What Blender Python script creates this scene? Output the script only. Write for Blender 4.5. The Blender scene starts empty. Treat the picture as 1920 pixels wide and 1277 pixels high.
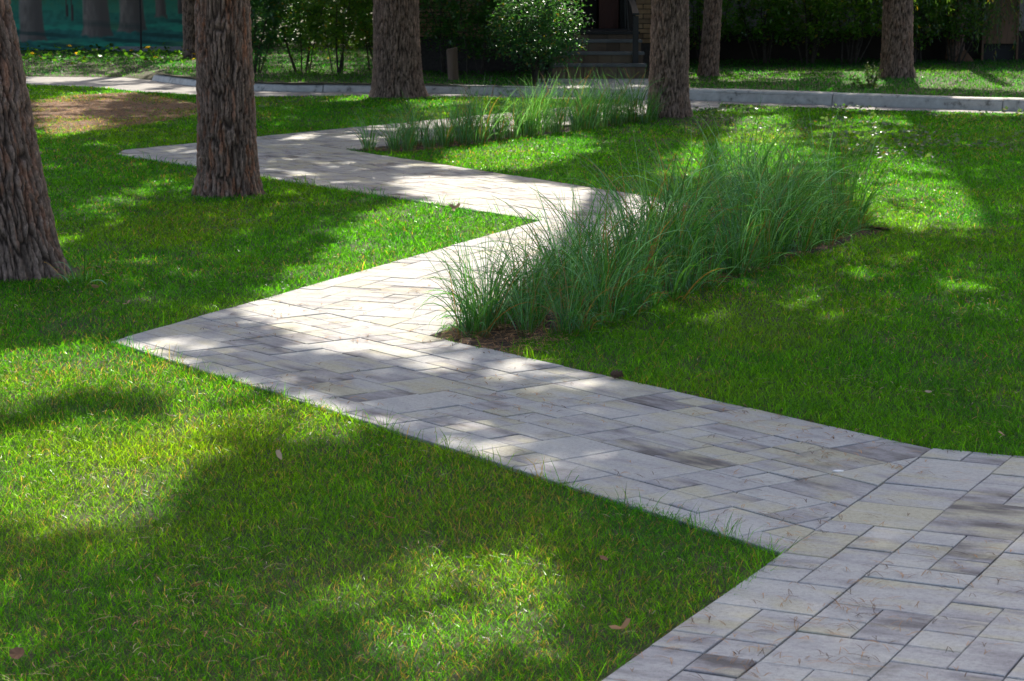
import bpy, bmesh, math, random
import numpy as np
from mathutils import Vector, Matrix

random.seed(7)
RNG = np.random.default_rng(11)
scene = bpy.context.scene
COL = scene.collection

# ------------------------------------------------------------------ camera, sky, sun, exposure
CAM_H = 1.75
cam_data = bpy.data.cameras.new('camera')
cam = bpy.data.objects.new('camera', cam_data)
COL.objects.link(cam)
cam.location = (0, 0, CAM_H)
cam.rotation_euler = (math.radians(90 - 9.44), 0, 0)
cam_data.sensor_width = 36.0
cam_data.lens = 78.75
cam_data.clip_start = 0.1
cam_data.clip_end = 600
cam_data.dof.use_dof = True
cam_data.dof.focus_distance = 10.0
cam_data.dof.aperture_fstop = 13.0
scene.camera = cam

SUN_AZ = math.radians(7.0)      # to the right of straight ahead
SUN_EL = math.radians(38.0)
S_DIR = Vector((math.sin(SUN_AZ) * math.cos(SUN_EL), math.cos(SUN_AZ) * math.cos(SUN_EL), math.sin(SUN_EL)))
world = bpy.data.worlds.new('World')
scene.world = world
world.use_nodes = True
wn = world.node_tree.nodes
sky = wn.new('ShaderNodeTexSky')
sky.sky_type = 'NISHITA'
sky.sun_disc = False
sky.sun_elevation = SUN_EL
sky.sun_rotation = SUN_AZ
sky.dust_density = 6.0
sky.air_density = 1.0
wn['Background'].inputs['Strength'].default_value = 0.115
world.node_tree.links.new(sky.outputs['Color'], wn['Background'].inputs['Color'])
sun_data = bpy.data.lights.new('sun', 'SUN')
sun_data.energy = 3.9
sun_data.angle = math.radians(0.53)
sun_data.color = (1.0, 0.91, 0.76)
sun = bpy.data.objects.new('sun', sun_data)
COL.objects.link(sun)
sun.rotation_euler = S_DIR.to_track_quat('Z', 'Y').to_euler()
sun.location = (4, 60, 45)

vs = scene.view_settings
vs.view_transform = 'Standard'
vs.look = 'None'
vs.gamma = 1.0
vs.exposure = 1.3
vs.use_curve_mapping = False
scene.render.engine = 'CYCLES'
scene.cycles.use_denoising = True
scene.cycles.denoising_prefilter = 'ACCURATE'
scene.cycles.use_adaptive_sampling = False
scene.cycles.max_bounces = 7
scene.cycles.diffuse_bounces = 3
scene.cycles.glossy_bounces = 3
scene.cycles.transmission_bounces = 4
scene.cycles.sample_clamp_indirect = 6

# ------------------------------------------------------------------ layout on the ground (metres, camera above the origin)
TIP1 = (-0.40, 10.67)
TIP2 = (-1.59, 21.86)
SEG_NEAR = [(0.82, 6.60), (-1.54, 1.76), (0.85, 1.30), (3.42, 7.20), (1.555, 8.11)]
SEG_2 = [(0.82, 6.60), (1.555, 8.11), TIP1, (-1.339, 11.91), (-1.91, 10.51)]
SEG_3 = [(-1.339, 11.91), TIP1, (1.11, 14.37), (0.20, 15.68)]
SEG_4 = [(0.20, 15.68), (1.11, 14.37), (1.82, 16.10), TIP2, (-2.66, 23.67), (-3.79, 21.86), (-3.78, 21.41)]
SEG_5 = [(-2.66, 23.67), TIP2, (2.62, 28.6), (2.75, 29.6), (1.74, 30.3)]
BED1 = [TIP1, (0.04, 10.06), (0.70, 11.60), (1.25, 12.65), (2.62, 15.25), (1.90, 16.05)]
BED2 = [TIP2, (-0.95, 21.6), (1.40, 25.8), (1.48, 26.8)]
KERB = [(-5.68, 35.68), (-5.3, 34.9), (-4.81, 34.04), (-4.3, 33.2), (-3.78, 32.75), (-3.2, 32.45), (-2.06, 32.27), (-1.22, 32.1),
        (0.04, 31.45), (2.44, 30.29), (4.66, 28.95), (6.35, 27.89), (8.43, 26.49), (11.5, 24.6)]
ROAD_NEAR = [(-16.0, 36.2), (-10.64, 35.3), (-7.23, 34.36), (-6.15, 33.58), (-5.5, 32.55), (-4.47, 31.58), (-3.61, 31.05), (-2.4, 31.4),
             (-1.95, 31.5), (0.04, 30.85), (2.4, 29.75), (3.05, 29.21), (4.55, 28.21), (6.26, 27.42), (8.31, 26.02), (11.3, 24.0)]
ROAD_FAR = [(-16.0, 37.6), (-11.07, 37.1), (-7.76, 36.92), (-6.3, 36.7), (-5.70, 35.78)]
ROAD_FAR2 = [(-16.0, 40.4), (-11.07, 39.9), (-7.76, 39.6), (-6.1, 38.4), (-5.45, 35.9)]
VERGE_Z = 0.11
OUTLINE = [(-1.54, 1.76), (0.82, 6.60), (-1.91, 10.51), (0.20, 15.68), (-3.78, 21.41), (-3.79, 21.86), (-2.66, 23.67), (1.74, 30.3), (2.75, 29.6), (2.62, 28.6),
           TIP2, (1.82, 16.10), TIP1, (1.555, 8.11), (3.42, 7.20), (0.85, 1.30)]
BARE = [(-6.6, 29.6), (-6.1, 31.6), (-5.4, 32.2), (-4.4, 30.2), (-3.75, 28.4), (-3.95, 26.4), (-4.42, 24.8), (-4.9, 23.9), (-5.5, 25.5)]
# sun flecks on the ground: where the crowns let the sun through (weight, outline)
LIT = [
 (1.0, [(-2.35, 10.13), (-2.17, 10.35), (-1.93, 10.38), (-1.47, 9.65), (-1.31, 9.33), (-1.41, 9.21), (-1.74, 9.46), (-1.97, 9.33), (-2.12, 9.09), (-2.29, 9.09), (-2.53, 10.06)]),
 (0.9, [(-1.44, 9.58), (-1.11, 9.33), (-0.67, 8.65), (-0.73, 8.37), (-0.93, 8.34), (-1.13, 8.6), (-1.32, 9.09)]),
 (1.0, [(-2.07, 8.2), (-1.91, 8.2), (-1.73, 8.49), (-1.46, 8.6), (-1.28, 8.49), (-1.23, 8.01), (-1.22, 7.58), (-1.26, 7.19), (-1.46, 7.01), (-1.67, 7.11), (-1.81, 7.11)]),
 (0.6, [(-1.77, 7.11), (-1.67, 7.11), (-1.46, 7.01), (-1.27, 6.83), (-1.33, 6.45), (-1.46, 6.16), (-1.55, 6.16)]),
 (0.95, [(-0.34, 6.40), (-0.15, 6.62), (0.0, 6.39), (0.05, 6.0), (-0.08, 5.65), (-0.30, 5.75), (-0.42, 6.1)]),
 (0.55, [(-1.75, 6.4), (-1.2, 6.9), (-.8, 6.3), (-.75, 5.5), (-1.4, 5.2)]),
 (0.45, [(-.5, 6.9), (-.1, 7.0), (.2, 6.2), (.15, 5.4), (-.5, 5.4)]),
 (1.0, [(-1.23, 12.19), (-1.07, 13.96), (-1.0, 16.13), (-0.73, 16.88), (-0.45, 16.95), (0.19, 15.78), (-0.11, 14.82), (-0.59, 13.57), (-0.97, 12.62)]),
 (1.0, [(-1.36, 11.51), (-1.17, 12.19), (-0.59, 13.57), (0.19, 15.51), (0.77, 16.88), (1.17, 16.88), (0.87, 15.12), (0.12, 12.73), (-0.27, 11.15), (-0.41, 10.66), (-0.64, 10.2), (-0.9, 10.35), (-1.11, 10.98)]),
 (0.9, [(-0.81, 10.5), (-0.41, 10.66), (0.12, 9.78), (0.32, 9.33), (0.09, 9.39), (-0.26, 9.78), (-0.59, 10.13)]),
 (1.0, [(-0.91, 19.08), (-0.27, 18.83), (0.92, 17.48), (0.73, 16.13), (0.15, 15.71), (-0.24, 16.68), (-0.67, 17.48)]),
 (1.0, [(-0.64, 20.69), (-0.32, 22.26), (0.28, 23.69), (0.83, 23.17), (0.73, 21.92), (0.29, 20.4), (-0.09, 19.69), (-0.47, 19.85)]),
 (1.0, [(1.43, 19.08), (1.65, 21.29), (2.05, 23.31), (1.9, 20.69), (1.77, 19.08)]),
 (1.0, [(1.93, 19.08), (2.43, 24.07), (2.79, 26.69), (3.26, 27.18), (2.32, 19.08)]),
 (0.9, [(2.61, 15.64), (2.75, 17.3), (3.1, 19.6), (3.75, 21.3), (3.92, 19.3), (3.5, 17.6), (3.50, 16.49), (2.95, 14.9)]),
 (0.6, [(2.45, 19.2), (3.0, 23.5), (3.6, 25.5), (3.9, 23.5), (3.1, 19.8)]),
 (0.7, [(3.73, 26.21), (4.77, 27.18), (4.35, 24.07), (3.64, 23.17), (3.32, 24.07)]),
 (0.8, [(2.46, 28.76), (3.37, 28.99), (3.35, 27.68), (2.48, 27.48)]),
 (0.8, [(2.92, 33.28), (4.35, 35.34), (4.05, 32.84)]),
 (1.0, [(4.82, 32.27), (5.68, 37.48), (6.44, 39.46), (5.21, 31.85)]),
 (1.0, [(5.65, 31.18), (6.85, 37.86), (7.76, 39.05), (8.52, 37.48), (6.92, 30.41)]),
 (1.0, [(4.07, 28.1), (4.38, 28.87), (4.64, 28.76), (4.54, 28.1)]),
 (1.0, [(5.14, 28.1), (6.48, 28.43), (6.17, 27.08), (5.09, 27.48)]),
 (1.0, [(-7.78, 36.92), (-6.67, 37.1), (-5.94, 36.92), (-6.42, 35.68), (-7.41, 35.17)]),
 (1.0, [(-6.21, 33.58), (-5.42, 34.68), (-5.33, 33.58), (-5.51, 32.27)]),
 (1.0, [(-5.09, 32.55), (-4.79, 33.73), (-4.49, 31.58)]),
 (1.0, [(-6.03, 38.05), (-5.98, 42.14), (-5.4, 38.05)]),
 (0.9, [(-6.04, 28.76), (-6.42, 31.85), (-5.6, 32.84), (-5.39, 29.92), (-5.2, 25.75)]),
 (1.0, [(-5.01, 24.07), (-5.32, 25.75), (-4.84, 26.49), (-4.61, 24.89), (-4.84, 23.69)]),
 (1.0, [(-2.29, 30.17), (-1.99, 32.27), (-1.88, 30.54)]),
 (0.8, [(-1.16, 30.54), (-0.84, 32.27), (-0.44, 31.18), (-0.44, 26.21), (-0.95, 24.89)]),
 (0.8, [(-0.6, 25.31), (-0.43, 29.92), (0.3, 31.18), (0.96, 28.76), (0.95, 24.89), (0.23, 23.69)]),
 (1.0, [(1.05, 27.68), (1.74, 29.33), (1.61, 27.18)]),
 (1.0, [(-1.41, 24.72), (-0.69, 26.49), (-0.38, 26.69), (-0.36, 25.23), (-1.3, 24.89)]),
 (1.0, [(-2.42, 23.17), (-2.12, 24.07), (-2.2, 23.17)]),
 (0.8, [(-3.2, 16.31), (-3.21, 17.69), (-3.09, 19.33), (-2.98, 18.36), (-2.99, 16.68), (-3.09, 15.95)]),
 (0.8, [(-2.71, 13.44), (-2.94, 14.82), (-2.87, 14.82), (-2.68, 13.7)]),
 (0.6, [(-0.46, 8.6), (-0.34, 8.7), (0.06, 8.15), (0.19, 7.83), (0.15, 7.7), (-0.12, 8.01)]),
 (0.8, [(-1.89, 10.5), (-1.61, 10.58), (-1.33, 10.2), (-1.54, 10.13)]),
]
# sun reaching the top of the shrub beside the steps
LIT.append((.3, [(1.4, 13.2), (2.0, 12.9), (3.0, 15.2), (2.0, 15.4)]))
LIT.append((1.0, [(-.1, 30.4), (0.85, 30.4), (1.0, 31.3), (0.7, 32.2), (-.2, 32.0)]))

# ------------------------------------------------------------------ helpers
def inside(px, py, poly):
    px = np.asarray(px, float); py = np.asarray(py, float)
    r = np.zeros(px.shape, bool)
    n = len(poly)
    for i in range(n):
        x0, y0 = poly[i]; x1, y1 = poly[(i + 1) % n]
        if y0 == y1:
            continue
        c = ((y0 > py) != (y1 > py)) & (px < (x1 - x0) * (py - y0) / (y1 - y0) + x0)
        r ^= c
    return r

def edge_dist(px, py, poly):
    px = np.asarray(px, float); py = np.asarray(py, float)
    d = np.full(px.shape, 1e9)
    n = len(poly)
    for i in range(n):
        x0, y0 = poly[i]; x1, y1 = poly[(i + 1) % n]
        vx, vy = x1 - x0, y1 - y0
        t = np.clip(((px - x0) * vx + (py - y0) * vy) / (vx * vx + vy * vy + 1e-12), 0, 1)
        d = np.minimum(d, np.hypot(px - x0 - t * vx, py - y0 - t * vy))
    return d

def hsh(i, j, k=0, s=0):
    n = (i.astype(np.int64) * 73856093) ^ (j.astype(np.int64) * 19349663) ^ np.int64(k * 83492791 + s * 2654435761 % 1000003)
    n = (n ^ (n >> 13)) * np.int64(1274126177)
    n = n ^ (n >> 16)
    return (n & 0xFFFFFF) / float(0xFFFFFF)

def vnoise(x, y, s=0):
    i = np.floor(x); j = np.floor(y)
    u = x - i; v = y - j
    u = u * u * (3 - 2 * u); v = v * v * (3 - 2 * v)
    a = hsh(i, j, 0, s); b = hsh(i + 1, j, 0, s); c = hsh(i, j + 1, 0, s); d = hsh(i + 1, j + 1, 0, s)
    return (a * (1 - u) + b * u) * (1 - v) + (c * (1 - u) + d * u) * v

def fbm(x, y, s=0, o=3):
    t = 0; a = 0.5; n = 0
    for k in range(o):
        t = t + a * vnoise(x * 2 ** k, y * 2 ** k, s + k); n += a; a *= 0.5
    return t / n

def mesh_arrays(name, verts, faces_flat, sizes, col=None, smooth=False, uv=None):
    me = bpy.data.meshes.new(name)
    verts = np.asarray(verts, np.float32); sizes = np.asarray(sizes, np.int32); faces_flat = np.asarray(faces_flat, np.int32)
    me.vertices.add(len(verts)); me.vertices.foreach_set('co', verts.ravel())
    me.loops.add(len(faces_flat)); me.loops.foreach_set('vertex_index', faces_flat)
    me.polygons.add(len(sizes))
    starts = np.concatenate(([0], np.cumsum(sizes)[:-1])).astype(np.int32)
    me.polygons.foreach_set('loop_start', starts)
    me.polygons.foreach_set('use_smooth', np.full(len(sizes), smooth))
    if col is not None:
        a = me.attributes.new('col', 'FLOAT_COLOR', 'POINT')
        c = np.ones((len(verts), 4), np.float32); c[:, :3] = col
        a.data.foreach_set('color', c.ravel())
    if uv is not None:
        a = me.attributes.new('lay', 'FLOAT_VECTOR', 'POINT')
        a.data.foreach_set('vector', np.asarray(uv, np.float32).ravel())
    me.update(calc_edges=True)
    return me

def obj(name, me, mat=None, parent=None, loc=None, rz=None):
    o = bpy.data.objects.new(name, me)
    COL.objects.link(o)
    if mat is not None and me is not None and not me.materials:
        me.materials.append(mat)
    if parent is not None:
        o.parent = parent
    if loc is not None:
        o.location = loc
    if rz is not None:
        o.rotation_euler = (0, 0, rz)
    return o

def tag(o, label=None, cat=None, group=None, kind=None):
    if label: o['label'] = label
    if cat: o['category'] = cat
    if group: o['group'] = group
    if kind: o['kind'] = kind
    return o

def empty(name, loc):
    o = bpy.data.objects.new(name, None)
    COL.objects.link(o); o.location = loc; o.empty_display_size = 0.2
    return o

class MB:
    """collects shapes of one part"""
    def __init__(s): s.v = []; s.f = []
    def box(s, x0, x1, y0, y1, z0, z1):
        b = len(s.v)
        s.v += [(x0, y0, z0), (x1, y0, z0), (x1, y1, z0), (x0, y1, z0), (x0, y0, z1), (x1, y0, z1), (x1, y1, z1), (x0, y1, z1)]
        s.f += [tuple(b + k for k in q) for q in ((0, 3, 2, 1), (4, 5, 6, 7), (0, 1, 5, 4), (1, 2, 6, 5), (2, 3, 7, 6), (3, 0, 4, 7))]
    def tube(s, pts, rad, n=6, cap=True):
        b0 = len(s.v); m = len(pts)
        for i, p in enumerate(pts):
            p = Vector(p)
            d = (Vector(pts[min(i + 1, m - 1)]) - Vector(pts[max(i - 1, 0)])).normalized()
            a = d.orthogonal().normalized() if abs(d.z) < .9 else (Vector((1, 0, 0)) - d * d.x).normalized()
            c = d.cross(a)
            for k in range(n):
                t = 2 * math.pi * k / n
                s.v.append(tuple(p + (a * math.cos(t) + c * math.sin(t)) * rad[i]))
        for i in range(m - 1):
            for k in range(n):
                s.f.append((b0 + i * n + k, b0 + i * n + (k + 1) % n, b0 + (i + 1) * n + (k + 1) % n, b0 + (i + 1) * n + k))
        if cap:
            s.f.append(tuple(b0 + k for k in range(n))[::-1]); s.f.append(tuple(b0 + (m - 1) * n + k for k in range(n)))
    def build(s, name, mat, parent=None, bevel=0, smooth=False, loc=None):
        me = bpy.data.meshes.new(name); me.from_pydata(s.v, [], s.f); me.update()
        if bevel:
            bm = bmesh.new(); bm.from_mesh(me)
            bmesh.ops.bevel(bm, geom=bm.edges[:], offset=bevel, segments=2, affect='EDGES', clamp_overlap=True)
            bm.to_mesh(me); bm.free()
        if smooth:
            for p in me.polygons: p.use_smooth = True
        return obj(name, me, mat, parent, loc)

# ------------------------------------------------------------------ materials
def new_mat(name):
    m = bpy.data.materials.new(name); m.use_nodes = True
    nt = m.node_tree
    return m, nt, nt.nodes, nt.links, nt.nodes['Principled BSDF']

def ramp(N, stops):
    r = N.new('ShaderNodeValToRGB'); e = r.color_ramp.elements
    while len(e) < len(stops): e.new(0.5)
    for k, (p, c) in enumerate(stops):
        e[k].position = p; e[k].color = (c[0], c[1], c[2], 1)
    return r

def noise_node(N, L, vec, scale, detail=4, rough=.6):
    n = N.new('ShaderNodeTexNoise'); n.inputs['Scale'].default_value = scale; n.inputs['Detail'].default_value = detail
    n.inputs['Roughness'].default_value = rough
    if vec is not None: L.new(vec, n.inputs['Vector'])
    return n

def mixc(N, L, fac, a, b, mode='MIX'):
    m = N.new('ShaderNodeMix'); m.data_type = 'RGBA'; m.blend_type = mode
    for s, v in (('Factor', fac), ('A', a), ('B', b)):
        k = {'Factor': 0, 'A': 6, 'B': 7}[s]
        if hasattr(v, 'links') or isinstance(v, bpy.types.NodeSocket): L.new(v, m.inputs[k])
        elif s == 'Factor': m.inputs[k].default_value = v
        else: m.inputs[k].default_value = (v[0], v[1], v[2], 1)
    return m.outputs[2]

def mat_noise(name, stops, scale=8, rough=.85, bump=.3, bscale=40, bdist=.01, detail=5, stretch=None, vary=None):
    m, nt, N, L, P = new_mat(name)
    tc = N.new('ShaderNodeTexCoord'); v = tc.outputs['Object']
    g = N.new('ShaderNodeNewGeometry'); v = g.outputs['Position']
    if stretch:
        mp = N.new('ShaderNodeMapping'); mp.inputs['Scale'].default_value = stretch; L.new(v, mp.inputs['Vector']); v = mp.outputs[0]
    n = noise_node(N, L, v, scale, detail)
    r = ramp(N, stops); L.new(n.outputs[0], r.inputs[0]); co = r.outputs[0]
    if vary:
        oi = N.new('ShaderNodeObjectInfo'); vr = ramp(N, vary); L.new(oi.outputs['Random'], vr.inputs[0]); co = mixc(N, L, 1.0, co, vr.outputs[0], 'MULTIPLY')
    L.new(co, P.inputs['Base Color'])
    P.inputs['Roughness'].default_value = rough
    if bump:
        n2 = noise_node(N, L, v, bscale, 4)
        b = N.new('ShaderNodeBump'); b.inputs['Strength'].default_value = bump; b.inputs['Distance'].default_value = bdist
        L.new(n2.outputs[0], b.inputs['Height']); L.new(b.outputs[0], P.inputs['Normal'])
    return m

def mat_leaf(name, trans=.45, gloss=.06, rough=.4, tint=(1, 1, 1), tboost=(1.0, 1.15, .55)):
    m = bpy.data.materials.new(name); m.use_nodes = True
    nt = m.node_tree; N = nt.nodes; L = nt.links; N.clear()
    out = N.new('ShaderNodeOutputMaterial')
    at = N.new('ShaderNodeAttribute'); at.attribute_name = 'col'
    oi = N.new('ShaderNodeObjectInfo')
    c = mixc(N, L, 1.0, at.outputs['Color'], tint, 'MULTIPLY')
    d = N.new('ShaderNodeBsdfDiffuse'); L.new(c, d.inputs['Color'])
    t = N.new('ShaderNodeBsdfTranslucent'); tc = mixc(N, L, 1.0, c, tboost, 'MULTIPLY'); L.new(tc, t.inputs['Color'])
    g = N.new('ShaderNodeBsdfGlossy'); g.inputs['Roughness'].default_value = rough; g.inputs['Color'].default_value = (.9, .95, 1, 1)
    a = N.new('ShaderNodeMixShader'); a.inputs[0].default_value = trans; L.new(d.outputs[0], a.inputs[1]); L.new(t.outputs[0], a.inputs[2])
    b = N.new('ShaderNodeMixShader'); b.inputs[0].default_value = gloss; L.new(a.outputs[0], b.inputs[1]); L.new(g.outputs[0], b.inputs[2])
    L.new(b.outputs[0], out.inputs['Surface'])
    return m

M = {}
M['soil'] = mat_noise('lawn_soil', [(.3, (.020, .024, .006)), (.55, (.040, .046, .010)), (.8, (.085, .070, .028))], 6, .95, .5, 60)
M['bed'] = mat_noise('bed_mulch', [(.3, (.018, .014, .011)), (.6, (.05, .034, .024)), (.85, (.13, .075, .042))], 14, .95, .8, 70, .02)
M['straw'] = mat_noise('needle_straw', [(.28, (.10, .055, .033)), (.5, (.22, .13, .075)), (.75, (.36, .23, .14))], 5, .95, .8, 50, .02, stretch=(1, 2.5, 1))
M['joint'] = mat_noise('joint_sand', [(.3, (.014, .013, .012)), (.7, (.034, .031, .028))], 30, .95, .3)
M['asphalt'] = mat_noise('asphalt', [(.3, (.20, .195, .20)), (.7, (.30, .29, .285))], 3, .9, .35, 120, .004)
M['kerb'] = mat_noise('kerb_concrete', [(.30, (.20, .195, .18)), (.42, (.52, .505, .475)), (.7, (.68, .665, .63))], 9, .85, .4, 60, .006)
M['pad'] = mat_noise('pad_concrete', [(.3, (.24, .25, .26)), (.7, (.34, .35, .36))], 4, .85, .3, 60, .004)
M['grass'] = mat_leaf('grass_blade', .80, .014, .25, tboost=(2.6, 1.85, .45))
M['reed'] = mat_leaf('reed_blade', .45, .06, .25, tboost=(1.7, 1.6, .55))
M['leaf'] = mat_leaf('shrub_leaf', .55, .05, .30, tboost=(1.9, 1.7, .6))
M['litter'] = mat_leaf('dry_litter', .15, .02, .5, tboost=(1, 1, 1))
M['needle'] = mat_leaf('needle_tuft', .25, .03, .4)

# paving slab: colour-mix concrete with streaks along the slab
def mat_slab():
    m, nt, N, L, P = new_mat('colour_mix_slab')
    la = N.new('ShaderNodeAttribute'); la.attribute_name = 'lay'
    tn = N.new('ShaderNodeAttribute'); tn.attribute_name = 'col'
    sep = N.new('ShaderNodeSeparateColor'); L.new(tn.outputs['Color'], sep.inputs[0])
    mp = N.new('ShaderNodeMapping'); mp.inputs['Scale'].default_value = (2.6, 9, 1); L.new(la.outputs['Vector'], mp.inputs['Vector'])
    st = noise_node(N, L, mp.outputs[0], 1.0, 3, .55)
    mp2 = N.new('ShaderNodeMapping'); mp2.inputs['Scale'].default_value = (3.5, 9, 1); mp2.inputs['Location'].default_value = (7, 3, 5); L.new(la.outputs['Vector'], mp2.inputs['Vector'])
    st2 = noise_node(N, L, mp2.outputs[0], 1.0, 3, .55)
    # three pigments: grey, lilac grey, cream
    ad = N.new('ShaderNodeMath'); ad.operation = 'ADD'; L.new(st.outputs[0], ad.inputs[0]); L.new(sep.outputs[0], ad.inputs[1])
    r1 = ramp(N, [(.27, (.118, .112, .118)), (.41, (.268, .262, .280)), (.57, (.378, .378, .384)), (.82, (.440, .440, .425))])
    L.new(ad.outputs[0], r1.inputs[0])
    ad2 = N.new('ShaderNodeMath'); ad2.operation = 'ADD'; L.new(st2.outputs[0], ad2.inputs[0]); L.new(sep.outputs[1], ad2.inputs[1])
    mr = N.new('ShaderNodeMapRange'); mr.inputs[1].default_value = .50; mr.inputs[2].default_value = .70; mr.inputs[3].default_value = 0; mr.inputs[4].default_value = .85
    L.new(ad2.outputs[0], mr.inputs[0])
    c = mixc(N, L, mr.outputs[0], r1.outputs[0], (.425, .405, .305))
    # damp, dirty corners and algae spots
    g = N.new('ShaderNodeNewGeometry')
    d1 = noise_node(N, L, g.outputs['Position'], 2.6, 5, .65)
    mr2 = N.new('ShaderNodeMapRange'); mr2.inputs[1].default_value = .60; mr2.inputs[2].default_value = .72; mr2.inputs[3].default_value = 0; mr2.inputs[4].default_value = .5
    L.new(d1.outputs[0], mr2.inputs[0])
    c = mixc(N, L, mr2.outputs[0], c, (.115, .105, .075))
    fine = noise_node(N, L, g.outputs['Position'], 420, 2, .6)
    fr = ramp(N, [(.25, (.72, .72, .72)), (.55, (1, 1, 1)), (.8, (1.18, 1.18, 1.16))]); L.new(fine.outputs[0], fr.inputs[0])
    c = mixc(N, L, 1.0, c, fr.outputs[0], 'MULTIPLY')
    spk = noise_node(N, L, g.outputs['Position'], 60, 4, .7)
    sr = ramp(N, [(.28, (.74, .74, .73)), (.5, (1, 1, 1)), (.72, (1.12, 1.12, 1.11))]); L.new(spk.outputs[0], sr.inputs[0])
    c = mixc(N, L, 1.0, c, sr.outputs[0], 'MULTIPLY')
    L.new(c, P.inputs['Base Color'])
    P.inputs['Roughness'].default_value = .75
    P.inputs['Specular IOR Level'].default_value = .2
    bp = N.new('ShaderNodeBump'); bp.inputs['Strength'].default_value = .35; bp.inputs['Distance'].default_value = .0015
    L.new(fine.outputs[0], bp.inputs['Height']); L.new(bp.outputs[0], P.inputs['Normal'])
    return m
M['slab'] = mat_slab()

def mat_bark():
    m, nt, N, L, P = new_mat('pine_bark')
    at = N.new('ShaderNodeAttribute'); at.attribute_name = 'col'
    tc = N.new('ShaderNodeTexCoord')
    mp = N.new('ShaderNodeMapping'); mp.inputs['Scale'].default_value = (1, 1, .45); L.new(tc.outputs['Object'], mp.inputs['Vector'])
    n1 = noise_node(N, L, mp.outputs[0], 55, 5, .7)
    r = ramp(N, [(.28, (.40, .39, .38)), (.5, (1, 1, 1)), (.72, (1.7, 1.66, 1.62))]); L.new(n1.outputs[0], r.inputs[0])
    c = mixc(N, L, 1.0, at.outputs['Color'], r.outputs[0], 'MULTIPLY')
    L.new(c, P.inputs['Base Color']); P.inputs['Roughness'].default_value = .88
    P.inputs['Specular IOR Level'].default_value = .25
    b = N.new('ShaderNodeBump'); b.inputs['Strength'].default_value = .8; b.inputs['Distance'].default_value = .006
    L.new(n1.outputs[0], b.inputs['Height']); L.new(b.outputs[0], P.inputs['Normal'])
    return m
M['bark'] = mat_bark()
M['twig'] = mat_noise('twig_bark', [(.3, (.035, .028, .022)), (.7, (.09, .075, .06))], 20, .9, .3)
M['log'] = mat_noise('weathered_log', [(.3, (.12, .08, .055)), (.7, (.27, .19, .14))], 10, .9, .5, 40, stretch=(1, 1, .15))
M['brick'] = mat_noise('tan_brick', [(.3, (.22, .145, .085)), (.7, (.36, .26, .165))], 6, .9, .4, 80, vary=[(0, (.6, .55, .5)), (.35, (1, .9, .8)), (.7, (1.15, 1.05, .85)), (1, (1.25, 1.25, 1.2))])
M['mortar'] = mat_noise('dark_mortar', [(.3, (.035, .03, .027)), (.7, (.07, .06, .055))], 20, .95, .3)
M['plaster'] = mat_noise('grey_plaster', [(.3, (.24, .225, .20)), (.7, (.36, .34, .31))], 2, .9, .3, 30)
M['plinth'] = mat_noise('dark_plinth', [(.3, (.022, .018, .015)), (.7, (.042, .034, .028))], 3, .9, .3, 30)
M['riser'] = mat_noise('step_tile', [(.3, (.10, .072, .055)), (.5, (.15, .11, .078)), (.75, (.14, .12, .098))], 2.5, .8, .3, 40, vary=[(0, (.6, .55, .5)), (.35, (1, .9, .8)), (.7, (1.15, 1.05, .85)), (1, (1.25, 1.25, 1.2))])
M['tread'] = mat_noise('step_tread', [(.3, (.10, .105, .105)), (.7, (.17, .175, .17))], 5, .7, .3, 60)
M['blackmetal'] = mat_noise('black_painted_metal', [(.3, (.012, .012, .013)), (.7, (.02, .02, .021))], 8, .5, .05)
M['door'] = mat_noise('red_brown_door', [(.3, (.06, .013, .008)), (.7, (.10, .022, .013))], 5, .5, .15, 40, stretch=(8, 8, .6))
M['darkdoor'] = mat_noise('dark_door_glass', [(.3, (.008, .008, .008)), (.7, (.014, .013, .013))], 3, .6, .05)
M['roof'] = mat_noise('roof_sheet', [(.3, (.10, .07, .055)), (.7, (.15, .10, .08))], 4, .7, .2)
M['rust'] = mat_noise('weathered_board', [(.3, (.16, .085, .05)), (.7, (.27, .16, .10))], 5, .9, .3, stretch=(1, 1, .3))
M['white'] = mat_noise('white_lime', [(.3, (.7, .7, .68)), (.7, (.8, .8, .79))], 30, .8, .1)
M['cone'] = mat_noise('cone_scale', [(.3, (.05, .028, .018)), (.7, (.13, .075, .045))], 60, .85, .3)
# ------------------------------------------------------------------ ground, beds, road, kerb
def area(p):
    return .5 * sum(p[i][0] * p[(i + 1) % len(p)][1] - p[(i + 1) % len(p)][0] * p[i][1] for i in range(len(p)))

def ccw(p): return p if area(p) > 0 else p[::-1]

def sheet(name, poly, z, mat, sub=None):
    bm = bmesh.new()
    f = bm.faces.new([bm.verts.new((x, y, z)) for x, y in poly])
    if f.normal.z < 0: bmesh.ops.reverse_faces(bm, faces=[f])
    bm.normal_update()
    if bm.faces[:][0].normal.z < 0: bmesh.ops.reverse_faces(bm, faces=bm.faces[:])
    bmesh.ops.triangulate(bm, faces=bm.faces[:])
    me = bpy.data.meshes.new(name); bm.to_mesh(me); bm.free()
    return obj(name, me, mat)

def ring_sheet(name, outer, holes, z, mat):
    """flat sheet with openings"""
    bm = bmesh.new(); edges = []
    for poly in [outer] + holes:
        vv = [bm.verts.new((x, y, z)) for x, y in poly]
        edges += [bm.edges.new((vv[i], vv[(i + 1) % len(vv)])) for i in range(len(vv))]
    bmesh.ops.triangle_fill(bm, edges=edges, use_beauty=True)
    bm.normal_update()
    for f in bm.faces:
        if f.normal.z < 0: f.normal_flip()
    me = bpy.data.meshes.new(name); bm.to_mesh(me); bm.free()
    return obj(name, me, mat)

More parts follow.
